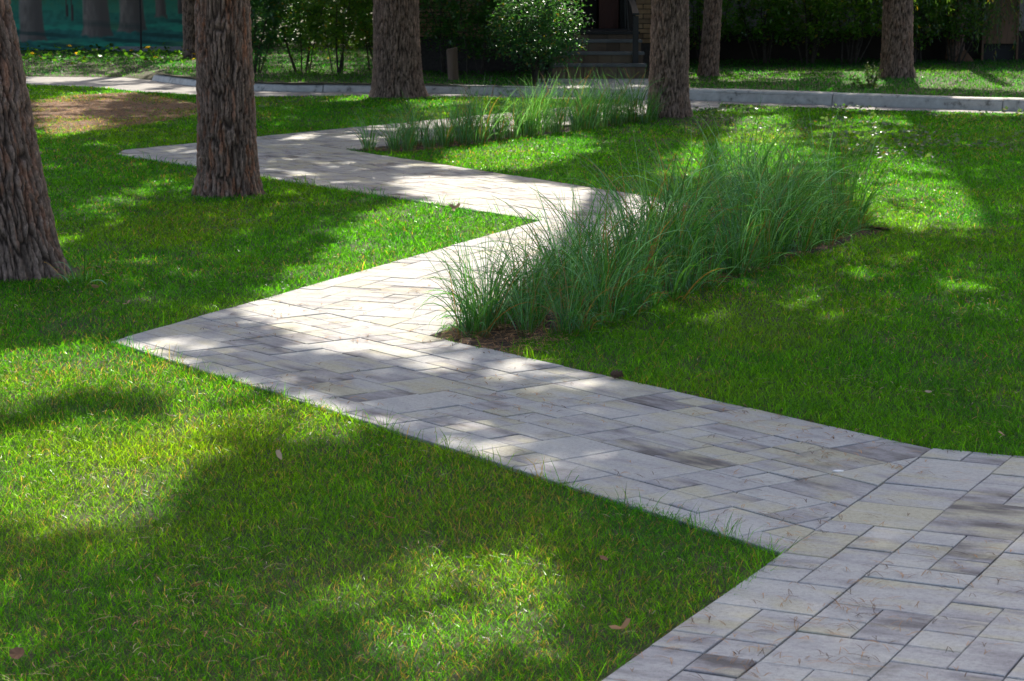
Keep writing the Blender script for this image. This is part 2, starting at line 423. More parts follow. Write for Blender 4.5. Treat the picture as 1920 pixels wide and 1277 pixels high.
g = ring_sheet('ground', [(-160, -60), (160, -60), (160, 220), (-160, 220)], [BED1, BED2], -0.014, M['soil'])
tag(g, kind='structure')
def bed(name, poly, seed):
    """sunken bed: bumpy mulch floor and short banks up to the lawn"""
    xs = [p[0] for p in poly]; ys = [p[1] for p in poly]
    n = 60; gx, gy = np.meshgrid(np.linspace(min(xs) - .05, max(xs) + .05, n), np.linspace(min(ys) - .05, max(ys) + .05, n))
    ed = edge_dist(gx, gy, poly); ins = inside(gx, gy, poly)
    z = -0.052 + .03 * fbm(gx * 6, gy * 6, seed) + .02 * fbm(gx * 22, gy * 22, seed + 5)
    z = np.where(ins, np.minimum(z, -0.016), -0.07)
    v = np.stack([gx, gy, z], -1).reshape(-1, 3)
    i, j = np.meshgrid(np.arange(n - 1), np.arange(n - 1)); a = (j * n + i).ravel()
    f = np.stack([a, a + 1, a + n + 1, a + n], 1)
    o = obj(name, mesh_arrays(name, v, f.ravel(), np.full(len(f), 4), smooth=True), M['bed'])
    return tag(o, kind='structure')
bed('planting_bed', BED1, 3)
bed('planting_bed', BED2, 8)

tag(sheet('road', ROAD_NEAR + KERB[::-1] + ROAD_FAR[::-1], -0.006, M['asphalt']), kind='structure')
verge_poly = KERB + [(40, 18), (80, 60), (80, 160), (-90, 160), (-90, 41)] + ROAD_FAR2
def build_verge():
    bm = bmesh.new()
    bm.faces.new([bm.verts.new((x, y, VERGE_Z)) for x, y in ccw(verge_poly)])
    for a, b, c, d in zip(ROAD_FAR[:-1], ROAD_FAR[1:], ROAD_FAR2[1:], ROAD_FAR2[:-1]):
        bm.faces.new([bm.verts.new(q) for q in ((a[0], a[1] - .05, -.004), (b[0], b[1] - .05, -.004), (c[0], c[1], VERGE_Z), (d[0], d[1], VERGE_Z))])
    bmesh.ops.triangulate(bm, faces=bm.faces[:])
    me = bpy.data.meshes.new('verge'); bm.to_mesh(me); bm.free()
    tag(obj('verge', me, M['soil']), kind='structure')
build_verge()
tag(sheet('bare_ground', BARE, -0.008, M['straw']), kind='structure')
tag(sheet('paved_pad', [(0.35, 31.62), (2.25, 30.75), (2.25, 33.75), (0.35, 33.75)], VERGE_Z + .006, M['pad']), kind='structure')

def resample(poly, step):
    out = []; P = [Vector(p) for p in poly]
    # smooth with Catmull-Rom
    for i in range(len(P) - 1):
        p0 = P[max(i - 1, 0)]; p1 = P[i]; p2 = P[i + 1]; p3 = P[min(i + 2, len(P) - 1)]
        n = max(2, int((p2 - p1).length / step))
        for k in range(n):
            t = k / n
            out.append(.5 * ((2 * p1) + (p2 - p0) * t + (2 * p0 - 5 * p1 + 4 * p2 - p3) * t * t + (3 * p1 - p0 - 3 * p2 + p3) * t ** 3))
    out.append(P[-1]); return out

def build_kerb():
    line = resample(KERB, .12)
    root = MB()
    for i in range(0, len(line) - 4, 4):
        a = line[i]; b = line[min(i + 4, len(line) - 1)]; d = (b - a).normalized(); n = Vector((-d.y, d.x))
        q = [a - n * .02, b - n * .02, b + n * .19, a + n * .19]
        k = len(root.v); root.v += [(p.x, p.y, .015) for p in q]; root.f.append((k, k + 1, k + 2, k + 3))
    kr = root.build('kerb', M['kerb']); tag(kr, kind='structure')
    acc = 0; start = 0; joints = [0]; lengths = [2.6, 2.3, 2.2, 2.5]
    for i in range(1, len(line)):
        acc += (line[i] - line[i - 1]).length
        if acc > lengths[len(joints) % 4]: joints.append(i); acc = 0
    joints.append(len(line) - 1)
    for si in range(len(joints) - 1):
        seg = line[joints[si]:joints[si + 1] + 1]
        if len(seg) < 3: continue
        v = []; f = []
        h0 = .088 + .010 * ((si * 37) % 5) / 5
        for i, p in enumerate(seg):
            d = (seg[min(i + 1, len(seg) - 1)] - seg[max(i - 1, 0)]).normalized(); n = Vector((-d.y, d.x))
            if i == 0: p = p + d * .008
            if i == len(seg) - 1: p = p - d * .008
            h = h0 + .055 * min(1, max(0, (p.x + 2) / 5))
            prof = [(-.03, -.06), (-.025, .01), (-.012, h - .05), (.005, h - .015), (.035, h), (.15, h + .004), (.17, h - .01), (.175, -.06)]
            e = .006 * (vnoise(np.array([p.x * 3.]), np.array([p.y * 3.]), si)[0] - .5)
            for (o_, z_) in prof: v.append((p.x + n.x * (o_ + e), p.y + n.y * (o_ + e), z_ + e))
        m = 8
        for i in range(len(seg) - 1):
            for k in range(m - 1): f.append((i * m + k, (i + 1) * m + k, (i + 1) * m + k + 1, i * m + k + 1))
        f.append(tuple(range(m))); f.append(tuple((len(seg) - 1) * m + k for k in range(m))[::-1])
        me = bpy.data.meshes.new('kerb_stone'); me.from_pydata(v, [], f); me.update()
        bm = bmesh.new(); bm.from_mesh(me); bmesh.ops.recalc_face_normals(bm, faces=bm.faces[:]); bm.to_mesh(me); bm.free()
        obj('kerb_stone', me, M['kerb'], kr)
build_kerb()

# ------------------------------------------------------------------ path of paving slabs
MOD = 0.15
def clip_poly(poly, clip):
    """Sutherland-Hodgman, clip is convex counter-clockwise"""
    out = poly
    n = len(clip)
    for i in range(n):
        ax, ay = clip[i]; bx, by = clip[(i + 1) % n]
        inp = out; out = []
        if not inp: return []
        for k in range(len(inp)):
            p = inp[k]; q = inp[(k + 1) % len(inp)]
            sp = (bx - ax) * (p[1] - ay) - (by - ay) * (p[0] - ax)
            sq = (bx - ax) * (q[1] - ay) - (by - ay) * (q[0] - ax)
            if sp >= 0: out.append(p)
            if (sp >= 0) != (sq >= 0):
                t = sp / (sp - sq); out.append((p[0] + (q[0] - p[0]) * t, p[1] + (q[1] - p[1]) * t))
    return out

def area(p):
    return .5 * sum(p[i][0] * p[(i + 1) % len(p)][1] - p[(i + 1) % len(p)][0] * p[i][1] for i in range(len(p)))

def ccw(p): return p if area(p) > 0 else p[::-1]

def inset(poly, d):
    n = len(poly); out = []
    for i in range(n):
        p0 = Vector(poly[i - 1]); p1 = Vector(poly[i]); p2 = Vector(poly[(i + 1) % n])
        d1 = (p1 - p0).normalized(); d2 = (p2 - p1).normalized()
        n1 = Vector((-d1.y, d1.x)); n2 = Vector((-d2.y, d2.x))
        b = n1 + n2
        k = max(.35, b.dot(n1)) if b.length > 1e-6 else 1
        out.append(tuple(p1 + b * (d / k) if b.length > 1e-6 else p1 + n1 * d))
    return out

def dedupe(poly):
    out = []
    for p in poly:
        if not out or math.hypot(p[0] - out[-1][0], p[1] - out[-1][1]) > .006: out.append(p)
    if len(out) > 1 and math.hypot(out[0][0] - out[-1][0], out[0][1] - out[-1][1]) < .006: out.pop()
    return out

def tile_segment(poly, origin, ang, rnd, across):
    """cells (u0,u1,v0,v1) in modules; strips two modules wide run along v; across=True turns the streaks"""
    c, s = math.cos(ang), math.sin(ang)
    loc = [((x - origin[0]) * c + (y - origin[1]) * s, -(x - origin[0]) * s + (y - origin[1]) * c) for x, y in poly]
    clip = ccw(loc)
    u0 = min(p[0] for p in loc); u1 = max(p[0] for p in loc); v0 = min(p[1] for p in loc); v1 = max(p[1] for p in loc)
    # strip axis is +u (direction of travel), strips stacked along v
    out = []
    j0 = int(math.floor(v0 / (2 * MOD))) - 1; j1 = int(math.ceil(v1 / (2 * MOD))) + 1
    for j in range(j0, j1 + 1):
        v = j * 2
        u = int(math.floor(u0 / MOD)) - 3 - rnd.randint(0, 2)
        while u * MOD < u1:
            r = rnd.random()
            if r < .30: cells = [(u, u + 2, v, v + 2)]; du = 2
            elif r < .47: cells = [(u, u + 1, v, v + 1), (u, u + 1, v + 1, v + 2)]; du = 1
            elif r < .56: cells = [(u, u + 1, v, v + 2)]; du = 1
            elif r < .70: cells = [(u, u + 2, v, v + 1), (u, u + 1, v + 1, v + 2), (u + 1, u + 2, v + 1, v + 2)]; du = 2
            elif r < .84: cells = [(u, u + 2, v + 1, v + 2), (u, u + 1, v, v + 1), (u + 1, u + 2, v, v + 1)]; du = 2
            elif r < .93: cells = [(u, u + 2, v, v + 1), (u, u + 2, v + 1, v + 2)]; du = 2
            else: cells = [(u, u + 3, v, v + 2)]; du = 3
            for a in cells:
                q = [(a[0] * MOD, a[2] * MOD), (a[1] * MOD, a[2] * MOD), (a[1] * MOD, a[3] * MOD), (a[0] * MOD, a[3] * MOD)]
                q = dedupe(clip_poly(q, clip))
                if len(q) < 3 or abs(area(q)) < .0003: continue
                wq = [(origin[0] + x * c - y * s, origin[1] + x * s + y * c) for x, y in q]
                out.append((ccw(wq), ang, across))
            u += du
    return out

def slab_arrays(poly, ang, across, rnd):
    w = .0017 + rnd.random() * .0014
    p0 = inset(poly, w)
    p1 = inset(poly, w + .0034)
    if area(p1) < .0001: return None
    n = len(poly)
    cx = sum(p[0] for p in poly) / n; cy = sum(p[1] for p in poly) / n
    dz = rnd.uniform(-.002, .002); tx = rnd.uniform(-.006, .006); ty = rnd.uniform(-.006, .006)
    hz = lambda p: dz + (p[0] - cx) * tx + (p[1] - cy) * ty
    v = [(p[0] - cx, p[1] - cy, hz(p)) for p in p1] + [(p[0] - cx, p[1] - cy, hz(p) - .0022) for p in p0] + [(p[0] - cx, p[1] - cy, -.07) for p in p0]
    f = [tuple(range(n))]
    for i in range(n):
        k = (i + 1) % n
        f.append((n + i, n + k, k, i)); f.append((2 * n + i, 2 * n + k, n + k, n + i))
    r = rnd.random()
    tone = rnd.gauss(.075, .075)
    if r < .13: tone = -.14 + rnd.random() * .08
    elif r < .30: tone += .07
    cream = rnd.gauss(-.02, .075)
    if rnd.random() < .22: cream += .11
    col = (tone, cream, rnd.random())
    off = (rnd.uniform(0, 90), rnd.uniform(0, 90))
    sa = ang + (math.pi / 2 if across else 0)
    c, s = math.cos(sa), math.sin(sa)
    uv = [(x * c + y * s + off[0], -x * s + y * c + off[1], z) for x, y, z in v]
    return (cx, cy), v, f, col, uv

def build_path():
    rnd = random.Random(5)
    tiles = []
    tiles += tile_segment(SEG_NEAR, (0.82, 6.60), math.atan2(1.51, .735), rnd, True)
    tiles += tile_segment(SEG_2, TIP1, math.atan2(8.12 - 10.67, 1.53 + .40), rnd, False)
    tiles += tile_segment(SEG_3, TIP1, math.atan2(5.17, 2.11), rnd, True)
    tiles += tile_segment(SEG_4, TIP2, math.atan2(16.10 - 21.86, 1.82 + 1.59), rnd, False)
    tiles += tile_segment(SEG_5, TIP2, math.atan2(.847, .53), rnd, True)
    out = []
    for poly, ang, ac in tiles:
        r = slab_arrays(poly, ang, ac, rnd)
        if r is None: continue
        (cx, cy) = r[0]
        # apparent size: slabs in view, nearest first
        seen = cy > 4.9 and abs(cx) < .2286 * cy + .05
        out.append((abs(area(poly)) / (cy ** 3) if seen else 0, r))
    out.sort(key=lambda t: -t[0])
    # bedding under the slabs
    bm = bmesh.new()
    for seg in (SEG_NEAR, SEG_2, SEG_3, SEG_4, SEG_5):
        bm.faces.new([bm.verts.new((x, y, -.009)) for x, y in ccw(seg)])
    me = bpy.data.meshes.new('path'); bm.to_mesh(me); bm.free()
    path = obj('path', me, M['joint']); tag(path, kind='structure')
    for k, (_, ((cx, cy), v, f, col, uv)) in enumerate(out[:300]):
        flat = [i for q in f for i in q]; sizes = [len(q) for q in f]
        me = mesh_arrays('paving_slab', v, flat, sizes, np.tile(np.array(col), (len(v), 1)), uv=uv)
        obj('paving_slab', me, M['slab'], path, (cx, cy, 0))
    V = []; F = []; S = []; C = []; U = []; b = 0
    for _, ((cx, cy), v, f, col, uv) in out[300:]:
        V += [(x + cx, y + cy, z) for x, y, z in v]; C += [col] * len(v); U += list(uv)
        for q in f: F += [i + b for i in q]; S.append(len(q))
        b += len(v)
    o = obj('far_paving_slabs', mesh_arrays('far_paving_slabs', V, F, S, np.array(C), uv=U), M['slab'], path)
    o['kind'] = 'stuff'
    print('slabs', len(out))
build_path()
PATHS = [SEG_NEAR, SEG_2, SEG_3, SEG_4, SEG_5]

# ------------------------------------------------------------------ pines
# x, y, radius at breast height, lean x, lean y, plate size, seed, label
PINES = [
 (-2.93, 12.98, .275, -.14, .0, 1.0, 1, 'large leaning pine with dark cracked bark on the shaded lawn beside the path'),
 (-2.24, 17.66, .217, -.012, .0, .95, 2, 'upright pine with reddish brown plated bark standing in front of the pointed path corner'),
 (-1.58, 31.12, .315, -.012, .0, 1.0, 3, 'thick flared grey pine beside the road kerb, left of the stump post'),
 (1.88, 27.02, .225, .006, .0, .9, 4, 'dark pine at the end of the far ornamental grass bed'),
 (5.84, 34.20, .225, -.01, .0, .9, 5, 'rough pine rooted behind the concrete kerb beside a tall weed'),
 (3.02, 34.66, .138, .05, .0, .8, 6, 'slim pine leaning right behind the kerb, next to the dark hedge opening'),
 (-5.86, 41.4, .15, -.02, .0, .8, 8, 'thin pine trunk behind the kerb end near the printed forest panel'),
]
TREES = []
def bark_mesh(name, R, lean, seed, plate, dist, ztop):
    zvis = max(1.75, 1.75) ; res = max(.0045, .00042 * dist)
    # columns: dense on the side towards the road and path, coarse behind
    nfront = int(math.pi * 1.15 * R * 1.2 / res); nback = max(10, nfront // 6)
    th = np.concatenate([np.linspace(-.5 * math.pi - 1.95, -.5 * math.pi + 1.95, nfront, endpoint=False),
                         np.linspace(-.5 * math.pi + 1.95, 1.5 * math.pi - 1.95, nback, endpoint=False)])
    zz = np.concatenate([np.arange(-.08, zvis, res * 1.5), np.linspace(zvis, ztop, 26)[1:]])
    T, Z = np.meshgrid(th, zz)
    flare = 1 + .10 * np.exp(-np.maximum(Z, 0) / .10) + .07 * np.exp(-np.maximum(Z, 0) / .5)
    lob = .5 + .5 * np.cos(5 * T + seed * 1.7 + .6 * np.sin(2 * T + seed))
    flare += (.22 if seed == 3 else .15) * lob * np.exp(-np.maximum(Z, 0) / .16)
    taper = np.clip(1 - .045 * (Z - 1.3), .12, 1.1)
    circ = 2 * math.pi * R
    ncol = max(6, int(circ / (.034 * plate))); cu = circ / ncol; cv = .215 * plate
    u = (T % (2 * math.pi)) / (2 * math.pi) * circ
    cx_, sy_ = np.cos(T) * R, np.sin(T) * R
    wu = u + .030 * plate * (fbm(cx_ * 5 + 9 + sy_ * 3, Z * 3.2 + sy_ * 5, seed, 2) - .5) * 2 + .010 * (fbm(cx_ * 30 + 9, Z * 16 + sy_ * 30, seed + 2, 3) - .5) * 2
    wv = Z + .10 * plate * (fbm(cx_ * 14 + 31, Z * 5 + sy_ * 14, seed + 3, 3) - .5) * 2
    def cells(gu, gv, nc, s0):
        iu = np.floor(gu); iv = np.floor(gv)
        f1 = np.full(T.shape, 9.); f2 = np.full(T.shape, 9.); idr = np.zeros(T.shape)
        for du in (-1, 0, 1):
            for dv in (-1, 0, 1):
                ci = iu + du; cj = iv + dv; cm = np.mod(ci, nc)
                ju = ci + .08 + .84 * hsh(cm, cj, 1, s0); jv = cj + .02 + .96 * hsh(cm, cj, 2, s0)
                d = np.abs(gu - ju) * .9 + np.hypot((gu - ju) * .4, (gv - jv) * .75)
                cid = hsh(cm, cj, 3, s0)
                near = d < f1
                f2 = np.where(near, f1, np.minimum(f2, d)); idr = np.where(near, cid, idr); f1 = np.where(near, d, f1)
        return f2 - f1, idr
    gu = wu / cu; gv = wv / cv
    e0, idr = cells(gu, gv, ncol, seed)
    e1, id2 = cells(gu * 2, gv * 2.6 + .3 * idr, ncol * 2, seed + 50)
    e = np.clip(e0 / .36, 0, 1); e = e ** .8
    ee = np.clip(e1 / .22, 0, 1)
    fl = np.clip(fbm(gu * 1.7, gv * 3.2, seed + 11, 4), 0, 1)
    fl = .5 * fl + .5 * np.floor(fl * 7) / 7
    upper = np.clip((Z - 3) / 4, 0, 1)
    depth = (.029 * plate) * (1 - upper * .8)
    h = depth * (e - 1) + depth * .22 * (idr - .5) * e + depth * .40 * (ee - 1) * e + depth * .55 * (fl - .5) * e + depth * .25 * (id2 - .5) * e
    r = R * flare * taper + h
    X = r * np.cos(T) + lean[0] * Z - (lean[0] * .02 * np.maximum(Z - 2, 0) ** 2 if abs(lean[0]) > .08 else 0)
    Y = r * np.sin(T) + lean[1] * Z
    # colour: grey weathered plates, red-brown where flakes came off
    red = np.clip((fbm(gu * .9 + 40, gv * .9, seed + 21) - .47) * 5, 0, 1) * np.clip((.62 - fl) * 4, 0, 1)
    redness = {1: .6, 2: .9, 3: .15, 4: .18, 5: .3, 6: .35, 8: .3}.get(seed, .4)
    mixr = .5 * fl + .3 * idr + .2 * id2
    mixr = .35 * fl + .25 * idr + .4 * id2
    grey = np.stack([.140 + .29 * mixr, .092 + .205 * mixr, .068 + .158 * mixr], -1)
    rb = np.stack([.33 + .10 * idr, .135 + .05 * idr, .07 + .03 * idr], -1)
    k = (red * redness)[..., None]
    colr = grey * (1 - k) + rb * k
    fissure_shade = np.clip((1 - e) * 1.25, 0, 1)[..., None] * .92  # furrow shade painted in over the darker fissure bark
    colr = colr * (1 - fissure_shade) + np.array([.034, .022, .016]) * fissure_shade
    # orange upper stem of Scots pine
    up = np.clip((Z - 5) / 3, 0, 1)[..., None]
    colr = colr * (1 - up) + np.array([.32, .16, .07]) * up
    nz, nt_ = T.shape
    v = np.stack([X, Y, Z], -1).reshape(-1, 3)
    i, j = np.meshgrid(np.arange(nt_), np.arange(nz - 1))
    a = (j * nt_ + i).ravel(); b = (j * nt_ + (i + 1) % nt_).ravel()
    f = np.stack([a, b, b + nt_, a + nt_], 1)
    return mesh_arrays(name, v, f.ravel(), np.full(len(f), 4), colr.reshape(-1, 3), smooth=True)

def crown_tufts(cent, rng, size):
    """needle sprays: each a star of slim triangles; returns verts, tri faces, colours"""
    n = len(cent); k = 5
    d = rng.normal(size=(n, k, 3)); d /= np.linalg.norm(d, axis=2, keepdims=True)
    d[..., 2] *= .7
    w = rng.normal(size=(n, k, 3)); w -= d * (w * d).sum(2, keepdims=True); w /= np.linalg.norm(w, axis=2, keepdims=True)
    ln = size[:, None, None] * rng.uniform(.7, 1.25, (n, k, 1)); wd = ln * .55
    c = cent[:, None, :] + d * ln * .1
    p0 = c - w * wd * .5; p1 = c + w * wd * .5; p2 = c + d * ln
    v = np.stack([p0, p1, p2], 2).reshape(-1, 3)
    f = np.arange(len(v))
    col = np.array([.035, .075, .025]) * rng.uniform(.7, 1.35, (n, 1, 1)) * np.ones((n, k * 3, 3))
    return v, f, np.full(len(v) // 3, 3), col.reshape(-1, 3)

def lit_weight(x, y):
    w = np.zeros(x.shape)
    for wt, poly in LIT:
        near = inside(x, y, poly) | (edge_dist(x, y, poly) < .17)
        w = np.maximum(w, np.where(near, wt, 0))
    return w

def build_pines():
    roots = []
    for (x, y, R, lx, ly, pl, seed, label) in PINES:
        z0 = VERGE_Z if y > 34 else -.014
        root = empty('pine_tree', (x, y, z0)); tag(root, label, 'tree')
        dist = math.hypot(x, y)
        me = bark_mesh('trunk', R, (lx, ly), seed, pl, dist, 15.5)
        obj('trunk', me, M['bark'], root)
        roots.append(root)
    # unseen crowns: needle sprays set by their cast shade, leaving the lit patches open
    tx = np.array([p[0] + p[3] * 8 for p in PINES]); ty = np.array([p[1] for p in PINES])
    rng = np.random.default_rng(23)
    n = 165000
    gx = rng.uniform(-1, 1, n); gxs = gx; gy = np.where(rng.random(n) < .10, rng.uniform(3, 11, n), rng.uniform(3.0, 50, n)); z = rng.uniform(5.2, 9.5, n)
    # their shade covers the picture and its surroundings
    hwid = .2886 * gy + 1.8
    keep = rng.random(n) < hwid / 13.5
    gx = (gx * hwid)[keep]; gy = gy[keep]; z = z[keep]
    sx, sy, sz = S_DIR
    wl = lit_weight(gx, gy)
    keep = rng.random(len(gx)) > wl
    # thin places give the soft mottling of the shade
    thin = fbm(gx * 1.1, gy * .7, 77, 3)
    keep &= (thin < .66) | (rng.random(len(gx)) < .6) | (gy < 11) | ((gx > .3) & (gy < 15.5))
    gx, gy, z = gx[keep], gy[keep], z[keep]
    far_ = gy > 19; kp = ~far_ | (rng.random(len(gx)) < .45)
    gx, gy, z = gx[kp], gy[kp], z[kp]; size = np.where(gy > 19, .30, .20)
    kp = (gy < 34) | (rng.random(len(gx)) < .45)
    gx, gy, z, size = gx[kp], gy[kp], z[kp], size[kp]
    cx = gx + sx / sz * z; cy = gy + sy / sz * z
    # keep a needle spray clear of lit ground: its own half size counts
    dist = (cx[:, None] - tx) ** 2 + ((cy[:, None] - ty)) ** 2
    own = dist.argmin(1)
    for ti, root in enumerate(roots):
        sel = own == ti
        if sel.sum() < 50:
            continue
        cent = np.stack([cx[sel] - root.location.x, cy[sel] - root.location.y, z[sel] - root.location.z], 1)
        v, f, s, c = crown_tufts(cent, rng, size[sel])
        obj('crown', mesh_arrays('crown', v, f, s, c), M['needle'], root)
        # limbs that carry the crown
        rr = random.Random(ti)
        for b in range(9):
            zb = 5.0 + b * .6
            lean = PINES[ti][3]
            for _try in range(40):          # limb chosen so its shadow misses the lit patches
                tgt = cent[rr.randrange(len(cent))]
                p0 = Vector((lean * zb * .8, 0, zb)); p3 = Vector(tgt); p3.z = max(p3.z, zb + .3)
                if (p3 - p0).length > 5: p3 = p0 + (p3 - p0).normalized() * 5
                qq = np.array([tuple(p0.lerp(p3, t)) for t in np.linspace(.1, 1, 12)]) + np.array(root.location)
                if lit_weight(qq[:, 0] - sx / sz * qq[:, 2], qq[:, 1] - sy / sz * qq[:, 2]).max() < .5: break
            else: continue
            mb = MB(); mid = (p0 + p3) / 2 + Vector((0, 0, .4))
            mb.tube([p0, p0.lerp(mid, .5), mid, mid.lerp(p3, .6), p3], [.05, .045, .035, .025, .012], 6)
            mb.build('branch', M['twig'], root)
    return roots
build_pines()
# ------------------------------------------------------------------ lawn grass
def road_side(x, y):
    """True where the point lies on the near side of the road"""
    rx = np.array([p[0] for p in ROAD_NEAR]); ry = np.array([p[1] for p in ROAD_NEAR])
    return y < np.interp(x, rx, ry)
def behind_kerb(x, y):
    k = KERB + []
    kx = np.array([p[0] for p in ROAD_FAR] + [p[0] for p in k])
    ky = np.array([p[1] - .22 for p in ROAD_FAR] + [p[1] for p in k])
    return y > np.interp(x, kx, ky) + .20
def bank_z(x, y):
    y0 = np.interp(x, [p[0] for p in ROAD_FAR], [p[1] for p in ROAD_FAR]); y1 = np.interp(x, [p[0] for p in ROAD_FAR2], [p[1] for p in ROAD_FAR2])
    return np.where(x < -5.5, VERGE_Z * np.clip((y - y0) / np.maximum(y1 - y0, .1), 0, 1), VERGE_Z)


def blades(x, y, z, h, wdt, lean, bend, az, col):
    """three-section curved blades -> arrays"""
    n = len(x)
    ca, sa = np.cos(az), np.sin(az)
    # the ribbon faces a random way
    tw = RNG.uniform(0, math.pi, n); wx, wy = np.cos(tw), np.sin(tw)
    def pt(t):
        o = lean * t + bend * t * t
        zz = t * (1 - .25 * np.minimum(o, 1.6) ** 2 * t)
        return x + ca * o * h, y + sa * o * h, z + np.maximum(zz, .05 * t) * h
    P0 = pt(0.0); P1 = pt(.55); P2 = pt(1.0)
    v = np.zeros((n, 5, 3), np.float32)
    for k, (P, s, wk) in enumerate(((P0, -1, .8), (P0, 1, .8), (P1, 1, .9), (P1, -1, .9), (P2, 0, 0))):
        v[:, k, 0] = P[0] + wx * wdt * .5 * s * wk; v[:, k, 1] = P[1] + wy * wdt * .5 * s * wk; v[:, k, 2] = P[2]
    b = np.arange(n)[:, None] * 5
    f = np.concatenate([b + np.array([0, 1, 2, 3]), b + np.array([3, 2, 4])], 1)
    sizes = np.tile(np.array([4, 3]), n)
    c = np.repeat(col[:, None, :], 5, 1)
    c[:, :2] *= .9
    return v.reshape(-1, 3), f.ravel(), sizes, c.reshape(-1, 3)

def grass_colour(x, y, dryness):
    n = len(x)
    t = RNG.random(n)[:, None]
    patch = fbm(x * .9, y * .55, 5, 3)[:, None]
    tone = fbm(x * 2.7 + 9, y * 1.8, 15, 2)[:, None]
    # near left sward yellower; emerald lawns beyond also carry deeper shade in their colour
    wm = (np.clip((10.4 - y) / .8, 0, 1) * .32 * (x < .82 - (y - 6.6) * .698))[:, None]
    g0 = np.array([.012, .120, .008]) * (1 - wm) + np.array([.022, .140, .005]) * wm
    g1 = np.array([.056, .258, .010]) * (1 - wm) + np.array([.110, .300, .007]) * wm
    c = g0 * (1 - t) + g1 * t
    k = np.clip((patch - .45) * 3, 0, 1) * (.20 + .4 * wm); c = c * (1 - k) + np.array([.19, .30, .008]) * k
    k = np.clip((.45 - tone) * 3, 0, 1) * .5; c = c * (1 - k) + np.array([.008, .115, .022]) * k
    c *= RNG.uniform(.36, 1.66, (n, 1))
    # dry blades
    dr = RNG.random(n) < dryness
    nd = dr.sum()
    c[dr] = np.array([.215, .215, .115]) * RNG.uniform(.5, 1.25, (nd, 1)) * np.array([1, 1, 1]) + RNG.uniform(-.03, .03, (nd, 1)) * np.array([1, .4, 0])
    return np.clip(c, .004, 1)

TREE_XY = [(p[0], p[1], p[2] * 1.35) for p in PINES]
def lawn_mask(x, y):
    ok = np.ones(x.shape, bool)
    creep = np.clip((fbm(x * 5, y * 4, 71, 3) - .42) * .14, -.012, .028)
    ip = inside(x, y, OUTLINE); de = edge_dist(x, y, OUTLINE)
    ok &= np.where(ip, de < creep, de > -creep)
    wob = (fbm(x * 3, y * 2.4, 79, 3) - .40) * np.where(x > 1.0, .2, .5)
    for p, k0, k1 in ((BED1, 1, 5), (BED2, 1, 3)):
        line = p[k0:k1] + p[k0:k1][::-1]
        ok &= ~inside(x, y, p) | (edge_dist(x, y, line) < wob)
    for tx_, ty_, r in TREE_XY: ok &= np.hypot(x - tx_, y - ty_) > r * (.92 + .25 * fbm(x * 7, y * 7, 73, 2))
    return ok

def build_lawn(name, y0, y1, dens0, label_seed, far=False):
    n_tot = 0
    X = []; Y = []
    yy = y0
    while yy < y1:
        st = .5 if yy < 20 else 1.0
        d = yy + st / 2
        dens = dens0 * min(1, (7.5 / d) ** 1.8)
        hw = .2286 * (yy + st) + .25 + .02 * yy
        k = int(dens * st * 2 * hw)
        X.append(RNG.uniform(-hw, hw, k)); Y.append(RNG.uniform(yy, yy + st, k)); yy += st
    x = np.concatenate(X); y = np.concatenate(Y)
    ok = lawn_mask(x, y)
    if far: ok &= behind_kerb(x, y) & ~((x > .3) & (x < 2.3) & (y < 37)) & ~((y > 36.2) & (x > -1.7) & (x < 2.7)) & (y < 46)
    else: ok &= road_side(x, y)
    # patchy growth
    cov = fbm(x * 3.1, y * 2.1, 31, 3)
    ok &= RNG.random(len(x)) < np.clip(.70 + (cov - .3) * 2.0, .55, 1)
    if not far:
        ib = inside(x, y, BARE); eb = edge_dist(x, y, BARE)
        thin = np.where(ib, np.clip(.25 - eb * .8 + (fbm(x * 1.6, y * 1.1, 61, 3) - .42) * 1.8, .02, 1), 1)
        ok &= RNG.random(len(x)) < thin
        # bald soil around the pine at the grass bed and next to it
        bald = np.exp(-((x - 2.1) ** 2 / .5 + (y - 26.2) ** 2 / 2.5)) * .75 + np.exp(-((x - 2.9) ** 2 / 1.2 + (y - 28.6) ** 2 / .35)) * .7
        ok &= RNG.random(len(x)) > bald
    x, y = x[ok], y[ok]
    n = len(x)
    d = np.maximum(y, 5)
    wscale = np.clip((d / 8.0), .85, 4.6)
    hn = fbm(x * 1.7, y * 1.2, 41, 3)
    h = RNG.uniform(.018, .044, n) * (.75 + .6 * hn)
    # longer, untrimmed blades along the slabs
    ed = edge_dist(x, y, OUTLINE)
    edge = ed < .05
    tall = edge & (RNG.random(n) < .13 * np.clip((fbm(x * 4, y * 3, 83, 2) - .3) * 3, 0, 1.6))
    h = np.where(tall, RNG.uniform(.06, .115, n), h)
    if far: h *= 1.35
    wdt = RNG.uniform(.0016, .0030, n) * wscale
    lean = np.abs(RNG.normal(.55, .5, n)); bend = RNG.uniform(0, 1.1, n)
    lean = np.where(tall, lean * .5, lean)
    az = RNG.uniform(0, 2 * math.pi, n) + .6 * np.sin(x * 3 + y * 2)
    dry = np.clip(.06 + (fbm(x * 1.3 + 3, y * .9, 51, 3) - .5) * .55, .02, .4)
    dry = np.where((y < 10) & (x < .82 - (y - 6.6) * .698), dry * .7 + .04, dry * .45)
    if not far: dry = np.where(ib[ok], .4, dry)
    z0 = bank_z(x, y) if far else np.full(n, -.014)
    col = grass_colour(x, y, dry)
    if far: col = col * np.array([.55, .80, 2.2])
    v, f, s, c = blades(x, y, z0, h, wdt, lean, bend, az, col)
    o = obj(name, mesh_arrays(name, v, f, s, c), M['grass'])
    print(name, n, 'blades')
    return o
tag(build_lawn('lawn_grass', 4.7, 36.5, 15600, 1), 'short mown green grass with yellowed blades covering the lawn', 'grass', kind='stuff')
